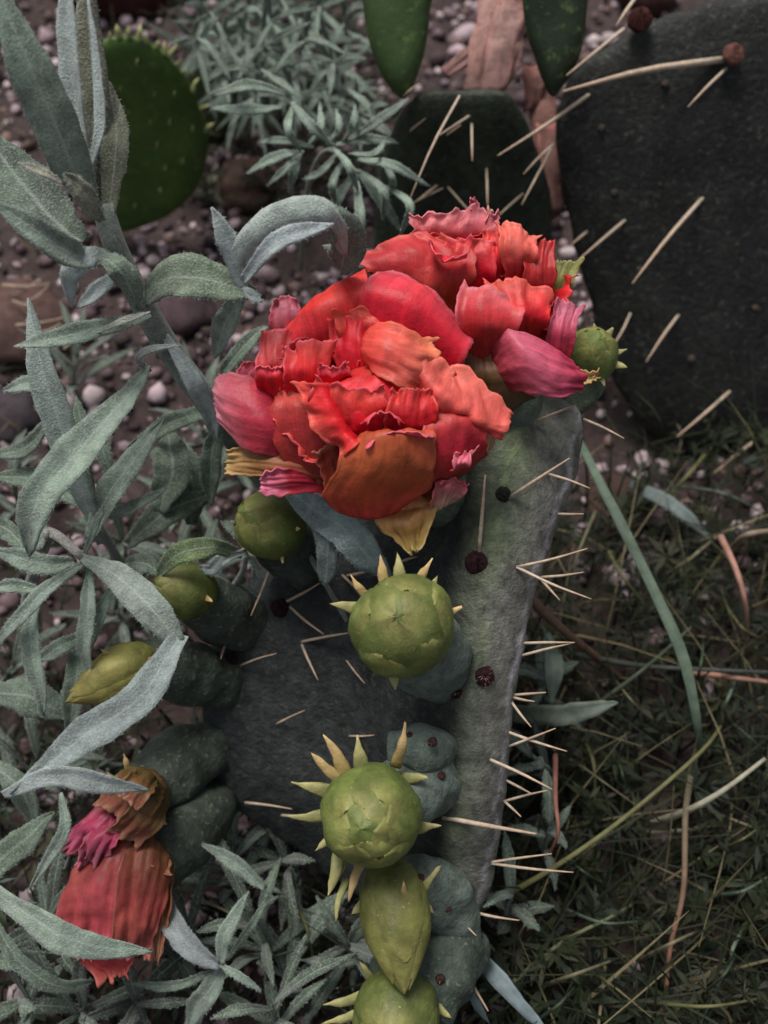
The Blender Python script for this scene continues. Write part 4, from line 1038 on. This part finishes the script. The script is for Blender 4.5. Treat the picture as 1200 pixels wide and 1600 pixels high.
Fp = thing('silver_leaf_plant', 'silver leaf sprig whose leaf crosses the closed red bloom', 'plant')
stem(Fp, [(-30, 1480, 0.43), (-40, 1430, 0.38), (-20, 1385, 0.345)], 14, 10)
L = lambda *a, **k: leaf(Fp, *a, **k)
L([(-25, 1380, .342), (60, 1440, .328), (130, 1475, .326), (238, 1488, .332)], 50, S_MID, fold=0.25, base_w=0.5)
L([(-20, 1420, .36), (30, 1500, .36), (90, 1540, .365), (150, 1530, .375)], 30, S_DK, fold=0.25)
L([(-25, 1400, .36), (-5, 1350, .36), (40, 1310, .37), (85, 1270, .38)], 44, S_DK, fold=0.25)
L([(-25, 1500, .37), (40, 1500, .37), (95, 1495, .38)], 34, S_DK, fold=0.3)
F2 = thing('silver_leaf_plant', 'thin silver leaf dangling beside the crumpled magenta petals', 'plant')
stem(F2, [(80, 1400, .42), (110, 1330, .385), (96, 1240, .345)], 6, 5)
leaf(F2, [(95, 1240, .343), (102, 1290, .340), (80, 1335, .343), (46, 1390, .350)], 20, S_MID, fold=0.3)
Fq = thing('silver_leaf_plant', 'silver leaf sprig with forked leaves beside the closed red bloom', 'plant')
stem(Fq, [(300, 1640, .42), (320, 1560, .385), (345, 1505, .365)], 10, 8)
L = lambda *a, **k: leaf(Fq, *a, **k)
L([(345, 1510, .365), (298, 1480, .362), (270, 1440, .365), (262, 1400, .375)], 40, lin(140, 148, 150), fold=0.3)
L([(345, 1505, .364), (352, 1460, .360), (388, 1392, .362)], 24, S_MID, fold=0.3)
L([(345, 1508, .364), (375, 1525, .362), (408, 1548, .364)], 14, S_MID, fold=0.3)
L([(350, 1515, .37), (320, 1555, .37), (290, 1610, .38)], 36, S_MID, fold=0.3)
L([(340, 1515, .37), (270, 1540, .375), (200, 1535, .385)], 16, S_DK, fold=0.3)
L([(415, 1388, .37), (370, 1350, .368), (315, 1318, .375)], 24, S_MID, fold=0.3)
L([(355, 1500, .37), (390, 1450, .37), (420, 1400, .375)], 12, S_DK, fold=0.3)
# sprig under the larger bloom
Gp = thing('silver_leaf_plant', 'blue grey leaf sprig tucked under the larger bloom', 'plant')
stem(Gp, [(560, 1000, .402), (480, 860, .385), (450, 765, .362)], 8, 8)
leaf(Gp, [(452, 762, .358), (515, 812, .350), (565, 855, .352), (612, 912, .362)], 58, lin(128, 146, 146), fold=0.2, base_w=0.5)
leaf(Gp, [(490, 810, .352), (512, 850, .352), (508, 915, .362)], 36, lin(116, 132, 130), fold=-0.25, blunt=True)
leaf(Gp, [(460, 765, .357), (430, 760, .365), (400, 775, .38)], 20, S_MID, fold=0.3)
Gq = thing('silver_leaf_plant', 'light green leaf arching over the small green bud', 'plant')
stem(Gq, [(330, 960, .41), (375, 900, .39), (385, 868, .378)], 10, 9)
leaf(Gq, [(378, 865, .375), (330, 855, .358), (275, 868, .355), (242, 905, .365)], 34, S_GRN, fold=0.2)
leaf(Gq, [(385, 862, .374), (350, 872, .366), (330, 890, .368), (312, 884, .366)], 20, S_PALE * 0.85, fold=0.3)
leaf(Gq, [(388, 868, .376), (400, 890, .375), (395, 918, .385)], 10, S_DK, fold=0.3)
leaf(Gq, [(385, 858, .376), (372, 830, .378), (345, 815, .385)], 20, S_DK, fold=0.3)
leaf(Gq, [(250, 895, .375), (225, 880, .378), (195, 880, .39)], 30, S_DK, fold=0.3)

# narrow-leaved sprig at the back
Tp = thing('silver_leaf_plant', 'narrow leaved grey green sprig reaching toward the smaller bloom', 'plant')
stem(Tp, [(470, 420, .62), (480, 300, .52), (510, 235, .46), (560, 270, .435)], 8, 6, color=lin(110, 120, 100))
T_C = lin(122, 140, 124)
for q in [((455, 160), (485, 195), (522, 228), 15), ((540, 222), (590, 190), (638, 154), 15), ((535, 222), (552, 192), (555, 164), 10), ((525, 226), (575, 218), (622, 223), 16), ((470, 236), (430, 246), (386, 271), 17), ((474, 236), (445, 265), (418, 291), 11),
          ((470, 236), (460, 265), (452, 302), 13), ((560, 250), (612, 258), (672, 292), 15), ((600, 255), (612, 278), (612, 302), 10), ((560, 268), (592, 308), (627, 362), 19), ((556, 272), (562, 330), (566, 398), 15), ((552, 272), (530, 308), (512, 342), 15),
          ((450, 148), (390, 134), (330, 148), 18), ((440, 168), (390, 172), (330, 168), 18), ((460, 160), (450, 200), (470, 236), 12), ((480, 230), (500, 200), (500, 160), 11), ((490, 230), (440, 220), (405, 222), 12), ((520, 230), (545, 260), (560, 300), 12),
          ((560, 265), (600, 300), (598, 345), 12), ((530, 235), (500, 270), (470, 280), 11), ((510, 225), (530, 200), (525, 170), 10), ((600, 290), (640, 320), (625, 370), 12), ((545, 240), (585, 240), (605, 215), 9), ((540, 245), (520, 285), (525, 320), 11)]:
    b_ = random.uniform(.425, .445)
    leaf(Tp, [(*q[0], b_ + .01), (*q[1], b_ - .008), (*q[2], b_ + .004)], q[3], T_C * random.uniform(.85, 1.15), fold=0.3, ns=12, nu=5)

def sprig(name, label, group, px, py, d_tip, base_px, base_py, n, ln, w, color, whorl=0.6, narrow=False, seed=0):
    """leafy shoot rising from the soil, leaves spiralling round its stem"""
    rnd = random.Random(seed)
    t = thing(name, label, 'plant', group=group)
    a = G(base_px, base_py, -0.003); b = W(px, py, d_tip)
    mid = (a + b) / 2 + Vector((rnd.uniform(-.01, .01), rnd.uniform(-.01, .01), 0.006))
    tube('stem', [a, mid, b], [0.0014, 0.0011, 0.0007], M['silver'], t, seg=6, n=8, color=color)
    axis = (b - mid).normalized()
    e1 = axis.cross(Vector((rnd.uniform(-1, 1), 0.4, 0.3))).normalized(); e2 = axis.cross(e1)
    for k in range(n):
        f = k / max(1, n - 1)
        s = 1 - whorl * (1 - f)
        p = a.lerp(mid, s * 2) if s < .5 else mid.lerp(b, (s - .5) * 2)
        th = k * 2.4 + rnd.uniform(-.4, .4)
        out = (e1 * math.cos(th) + e2 * math.sin(th))
        op = rnd.uniform(0.5, 1.1) * (1.15 - 0.4 * f)
        l = ln * rnd.uniform(.65, 1.1)
        dr = (axis * math.cos(op) + out * math.sin(op)).normalized()
        q = p + dr * l * .5
        r = p + dr * l * .9 + out * l * .15 * rnd.uniform(0, 1.4) - Vector((0, 0, 1)) * l * rnd.uniform(.0, .35)
        leaf(t, None, 0, color * rnd.uniform(.8, 1.15), fold=0.3, ns=11, nu=5, world_pts=[p, q, r], wm=w * rnd.uniform(.7, 1.15), nhint=axis + Vector((0, 0, .3)))
    return t

k = 0
for px, py in [(330, 20), (380, 45), (430, 30), (480, 60), (520, 100), (360, 95), (410, 110), (460, 100), (540, 30), (310, 60), (500, 10), (440, 0), (545, 140), (575, 180), (350, 130), (400, 150), (470, 30), (415, 70), (345, 60), (500, 130), (395, 10), (455, 130)]:
    k += 1
    sprig('silver_leaf_plant', 'small narrow leaved grey green shoot growing behind the pads', 'narrow leaved shoots behind the pads', px, py, random.uniform(.50, .58), px + random.uniform(-20, 20), py + random.uniform(40, 90), 10, .036, .0033, T_C * .85, seed=k)
for px, py, bx, by, where in [(30, 1570, 60, 1610, 'in the corner below the closed red bloom'), (120, 1585, 130, 1625, 'below the closed red bloom'), (215, 1570, 230, 1620, 'between the closed red bloom and the forked leaves'),
        (395, 1430, 415, 1500, 'beside the forked leaves'), (440, 1345, 465, 1410, 'under the lower edge of the flowering pad'), (470, 1490, 485, 1550, 'beside the pointed hanging bud'), (425, 1570, 440, 1630, 'between the forked leaves and the lowest bud'),
        (360, 1345, 375, 1405, 'under the ovary of the closed red bloom'), (60, 1190, 85, 1260, 'behind the broad leaf above the withered bloom'), (20, 1040, 45, 1110, 'behind the long drooping narrow leaf'), (185, 960, 205, 1020, 'between the two lower green buds'),
        (325, 880, 340, 950, 'behind the arching light green leaf'), (300, 775, 315, 850, 'behind the plain green bud'), (195, 850, 210, 920, 'behind the broad leaf beside the small bud'), (20, 760, 45, 830, 'behind the long crossing leaf'),
        (75, 1440, 85, 1500, 'behind the leaf that crosses the closed red bloom'), (295, 1465, 310, 1530, 'between the closed red bloom and the pad'), (545, 1480, 560, 1530, 'under the pointed hanging bud'), (120, 560, 135, 640, 'on the stones behind the crossing leaves'),
        (310, 645, 325, 705, 'beside the thick pale stem'), (370, 700, 385, 765, 'under the pink outer petal of the larger bloom')]:
    k += 1
    sprig('silver_leaf_plant', 'low silver leaf shoot ' + where, 'low silver leaf shoots', px, py, gdepth(by) - random.uniform(.022, .05), bx, by, 8, .042, .0052, S_DK * random.uniform(.45, .75), seed=k)  # leaf colour darkened here to stand in for deep shade
for px, py, bx, by, where in [(860, 1290, 850, 1370, 'beside the hooked reddish stalk'), (800, 1400, 810, 1460, 'under the lowest spines of the pad'), (830, 1180, 840, 1240, 'below the broad level grey blade'), (850, 1060, 860, 1120, 'behind the standing broad grey blade')]:
    k += 1
    sprig('silver_leaf_plant', 'small grey shoot curling in the weeds ' + where, 'grey shoots among the weeds', px, py, gdepth(by) - .05, bx, by, 6, .030, .005, S_DK * .8, seed=k)

# ------------------------------------------------------------------ grass and weeds
def blade(label, pts, w, color, tip=None, cat='grass blade', name='grass_blade', flat=True, group=None, root=True):
    pts = list(pts)
    t = thing(name, label, cat, group=group)
    if flat:
        leaf(t, pts, w, color, fold=0.25, base_w=0.7, ns=22, nu=5, mat='grass', name='blade')
    else:
        P = [W(*p) for p in pts]
        tube('stalk', P, [w * p[2] / 3200 * (1 - .5 * i / (len(P) - 1)) for i, p in enumerate(pts)], M['grass'], t, seg=6, n=22, color=color, tipcolor=tip)
    return t
GB = lin(98, 114, 98); GO = lin(112, 112, 76); DP = lin(168, 128, 112); DG = lin(72, 86, 66)
blade('long grey green blade sloping down through the weeds by the pad', [(905, 690, .47), (960, 800, .44), (1020, 920, .425), (1068, 1030, .42), (1092, 1150, .43), (1092, 1200, .50)], 17, GB)
blade('dark thin stalk lying level across the weeds', [(880, 1020, .49), (1000, 1040, .455), (1100, 1046, .45), (1230, 1052, .46)], 10, lin(78, 82, 78), flat=False)
blade('pinkish dry stalk lying level beneath the dark one', [(1075, 1050, .47), (1140, 1058, .455), (1230, 1070, .46)], 11, DP, flat=False, cat='dry stalk', name='dry_stalk')
blade('pinkish dry stalk hanging upright among the weeds', [(1126, 838, .47), (1150, 890, .455), (1165, 950, .455), (1168, 1040, .50)], 12, DP, flat=False, cat='dry stalk', name='dry_stalk')
blade('pale dry stalk curving over the weeds toward the dark pad', [(1140, 860, .50), (1170, 835, .46), (1230, 828, .47)], 13, lin(150, 132, 116), flat=False, cat='dry stalk', name='dry_stalk')
blade('broken grey blade lying over the brown stone', [(985, 755, .53), (1050, 790, .50), (1115, 845, .50)], 22, lin(108, 120, 118))
blade('long olive stalk slanting up from the foot of the pad', [(690, 1460, .44), (760, 1415, .415), (850, 1365, .405), (960, 1290, .405), (1090, 1180, .42), (1130, 1130, .47)], 11, GO, flat=False)
blade('forked olive stalk low among the dark weeds', [(700, 1625, .43), (790, 1545, .41), (875, 1475, .405), (960, 1430, .41), (1010, 1400, .46)], 9, lin(104, 110, 80), flat=False)
blade('upright stalk turning from green to reddish brown at its foot', [(1088, 1170, .47), (1072, 1260, .42), (1068, 1390, .405), (1046, 1490, .405), (1036, 1640, .41)], 12, lin(98, 104, 84), lin(150, 104, 86), flat=False)
blade('short broad grey blade standing beside the spiny pad rim', [(850, 985, .47), (864, 1030, .42), (862, 1100, .42)], 30, lin(116, 130, 118))
blade('broad grey green blade lying level below the standing one', [(800, 1115, .44), (880, 1116, .418), (966, 1098, .42)], 34, lin(130, 142, 128))
blade('blue grey blade falling from the foot of the pad', [(725, 1460, .40), (780, 1530, .375), (860, 1620, .37)], 26, lin(122, 136, 140))
blade('thin blue grey blade curling beside the foot of the pad', [(715, 1500, .40), (740, 1560, .38), (765, 1600, .385)], 13, lin(112, 126, 128))
blade('curved reddish brown stalk hooked beside the pad spines', [(868, 1180, .42), (868, 1250, .395), (872, 1300, .39), (858, 1336, .40)], 9, lin(150, 104, 90), flat=False, cat='dry stalk', name='dry_stalk')
blade('brown twig poking out from under the pad rim', [(828, 935, .41), (880, 985, .43), (935, 1030, .47), (990, 1080, .50)], 17, lin(122, 96, 80), flat=False, cat='twig', name='twig')
blade('silvery seed stalk slanting through the dark weeds', [(1010, 1290, .46), (1070, 1268, .42), (1130, 1235, .41), (1195, 1186, .42)], 13, lin(168, 164, 144), flat=False)
blade('pale straw lying level among the dark weeds', [(1000, 1302, .46), (1060, 1298, .44), (1120, 1290, .45)], 8, lin(160, 156, 136), flat=False, cat='dry stalk', name='dry_stalk')
blade('dark leaning stalk crossing behind the broad grey blade', [(905, 1120, .46), (1000, 1050, .45), (1080, 980, .47)], 8, lin(84, 92, 76), flat=False)
blade('thin pale stem hooked over at the grassy edge of the pad', [(930, 800, .50), (905, 860, .45), (890, 900, .45), (870, 870, .47)], 6, lin(124, 122, 96), flat=False)
# scattered plain stalks
WEED = [(900, 1140, 930, 1260), (960, 1180, 975, 1240), (1000, 1500, 1090, 1455), (1110, 1400, 1200, 1370), (1000, 1565, 1190, 1560), (1130, 1120, 1200, 1180), (1040, 900, 1130, 830), (1060, 760, 1190, 800), (950, 860, 1010, 950), (1090, 1560, 1150, 1490),
        (850, 1540, 960, 1500), (880, 1420, 1000, 1440), (1120, 1330, 1190, 1290), (940, 1380, 880, 1330), (1020, 1130, 960, 1060), (1150, 1060, 1120, 1130), (1110, 700, 1040, 780), (830, 1600, 900, 1540), (480, 1250, 500, 1340), (430, 1330, 415, 1540), (440, 1380, 490, 1500),
        (520, 1450, 410, 1500), (300, 1400, 410, 1470), (1170, 1440, 1140, 1520), (1190, 1000, 1130, 940), (1085, 1080, 1100, 1000)]
for i, (x0, y0, x1, y1) in enumerate(WEED):
    xm, ym = (x0 + x1) / 2 + random.uniform(-12, 12), (y0 + y1) / 2 + random.uniform(-12, 12)
    g0 = gdepth(y0)
    blade('thin stalk tangled in the weeds around the cactus', [(x0, y0, g0 - .02), (xm, ym, g0 - .055), (x1, y1, gdepth(y1) - .03)], random.uniform(4.5, 8), [GO, DG, lin(130, 124, 100), GB][i % 4], flat=False, group='thin stalks in the weeds')

for i, (x0, y0, x1, y1) in enumerate([(5, 446, 78, 443), (25, 508, 116, 492), (60, 438, 18, 462), (42, 472, 76, 446), (60, 520, 96, 505), (100, 545, 150, 500), (20, 470, 60, 476), (340, 640, 395, 612)]):
    g0 = gdepth(y0, .03)
    blade('short pale straw lying on the reddish rock and stones', [(x0, y0, g0), ((x0 + x1) / 2, (y0 + y1) / 2 + 3, g0 - .004), (x1, y1, g0)], random.uniform(4, 6), lin(176, 156, 136), flat=False, group='pale straws on the rock', cat='dry stalk', name='dry_stalk')

def ground_cover():
    """fine tangle of weeds: thin blades and small lobed leaves"""
    def blades(n, region, hmin, hmax, wmin, wmax, cols, name, label, lean=1.0):
        V, F, C = [], [], []
        for i in range(n):
            px, py = region()
            r = G(px, py, 0.0)
            h = random.uniform(hmin, hmax); th = random.uniform(0, 6.28)
            out = Vector((math.cos(th), math.sin(th), 0)); w = random.uniform(wmin, wmax)
            s = Vector((-out.y, out.x, 0)); ln = random.uniform(0.2, 1.3) * lean
            c = cols[random.randrange(len(cols))] * random.uniform(.7, 1.2)
            o = len(V); m = 5
            for j in range(m):
                f = j / (m - 1)
                p = r + Vector((0, 0, h * (f - .25 * ln * f * f))) + out * h * ln * f * f
                ww = w * (1 - f ** 2) * .5 + .0001
                V += [tuple(p - s * ww), tuple(p + s * ww)]; C += [c, c]
            for j in range(m - 1):
                F.append((o + 2 * j, o + 2 * j + 1, o + 2 * j + 3, o + 2 * j + 2))
        ob = bigmesh(name, np.array(V), np.array(F), M['grass'], np.array(C)); ob['kind'] = 'stuff'
        tag(ob, label, 'grass')
    def tuft(n, per, region, hmax, cols, name, label, size):
        V, F, C = [], [], []
        for i in range(n):
            px, py = region(); r = G(px, py, 0.0)
            top = r + Vector((random.uniform(-.015, .015), random.uniform(-.015, .015), random.uniform(.006, hmax)))
            base = cols[random.randrange(len(cols))] * random.uniform(.7, 1.25)
            csz = random.uniform(.45, 1.35)
            for kk in range(random.randint(per // 3, per + 2)):
                th = random.uniform(0, 6.28); el = random.uniform(-.3, .9)
                dr = Vector((math.cos(th) * math.cos(el), math.sin(th) * math.cos(el), math.sin(el)))
                l = size * csz * random.uniform(.6, 1.3)
                s = dr.cross(Vector((random.uniform(-.5, .5), random.uniform(-.5, .5), 1))).normalized() * l * random.uniform(.06, .15)
                p0 = top + dr * l * .05
                o = len(V)
                drop = Vector((0, 0, -l * .2))
                for pt in (p0, p0 + dr * l * .45 + s, p0 + dr * l + drop, p0 + dr * l * .45 - s):
                    V.append(tuple(pt)); C.append(base)
                F.append((o, o + 1, o + 2, o + 3))
        ob = bigmesh(name, np.array(V), np.array(F), M['grass'], np.array(C)); ob['kind'] = 'stuff'
        tag(ob, label, 'weeds')
    def right():
        while True:
            px, py = random.uniform(700, 1290), random.uniform(690, 1720)
            if py < 800 and px < 1000: continue
            return px, py
    def left():
        while True:
            px, py = random.uniform(-90, 740), random.uniform(800, 1720)
            if random.random() < .35 and py < 1000: continue
            return px, py
    greens = [lin(34, 42, 24), lin(42, 50, 30), lin(28, 34, 22), lin(54, 55, 38), lin(34, 43, 32)]
    blades(1000, right, .02, .085, .0006, .0018, greens + [lin(120, 112, 84)], 'grass', 'fine dark grass growing beside the spiny pad rim')
    tuft(1100, 11, right, .045, greens, 'weeds', 'small lobed weeds covering the soil beside the cactus', .009)
    blades(700, left, .015, .05, .0008, .002, greens, 'grass', 'thin grass in the shade under the silver leaves')
    tuft(700, 7, left, .03, greens + [lin(86, 98, 86)], 'weeds', 'low weeds in the shade under the silver leaves', .009)
    def upper():
        while True:
            px, py = random.uniform(-50, 600), random.uniform(-60, 700)
            if noise.noise(Vector((px / 90, py / 90, 3))) > .12: return px, py
    def behind():
        return random.uniform(290, 620), random.uniform(-60, 330)
    tuft(350, 9, behind, .03, greens, 'weeds', 'dark weeds under the narrow leaved shoots', .011)
    blades(300, upper, .01, .03, .0007, .0016, greens + [lin(130, 120, 96)], 'grass', 'sparse dry grass between the pebbles')
ground_cover()
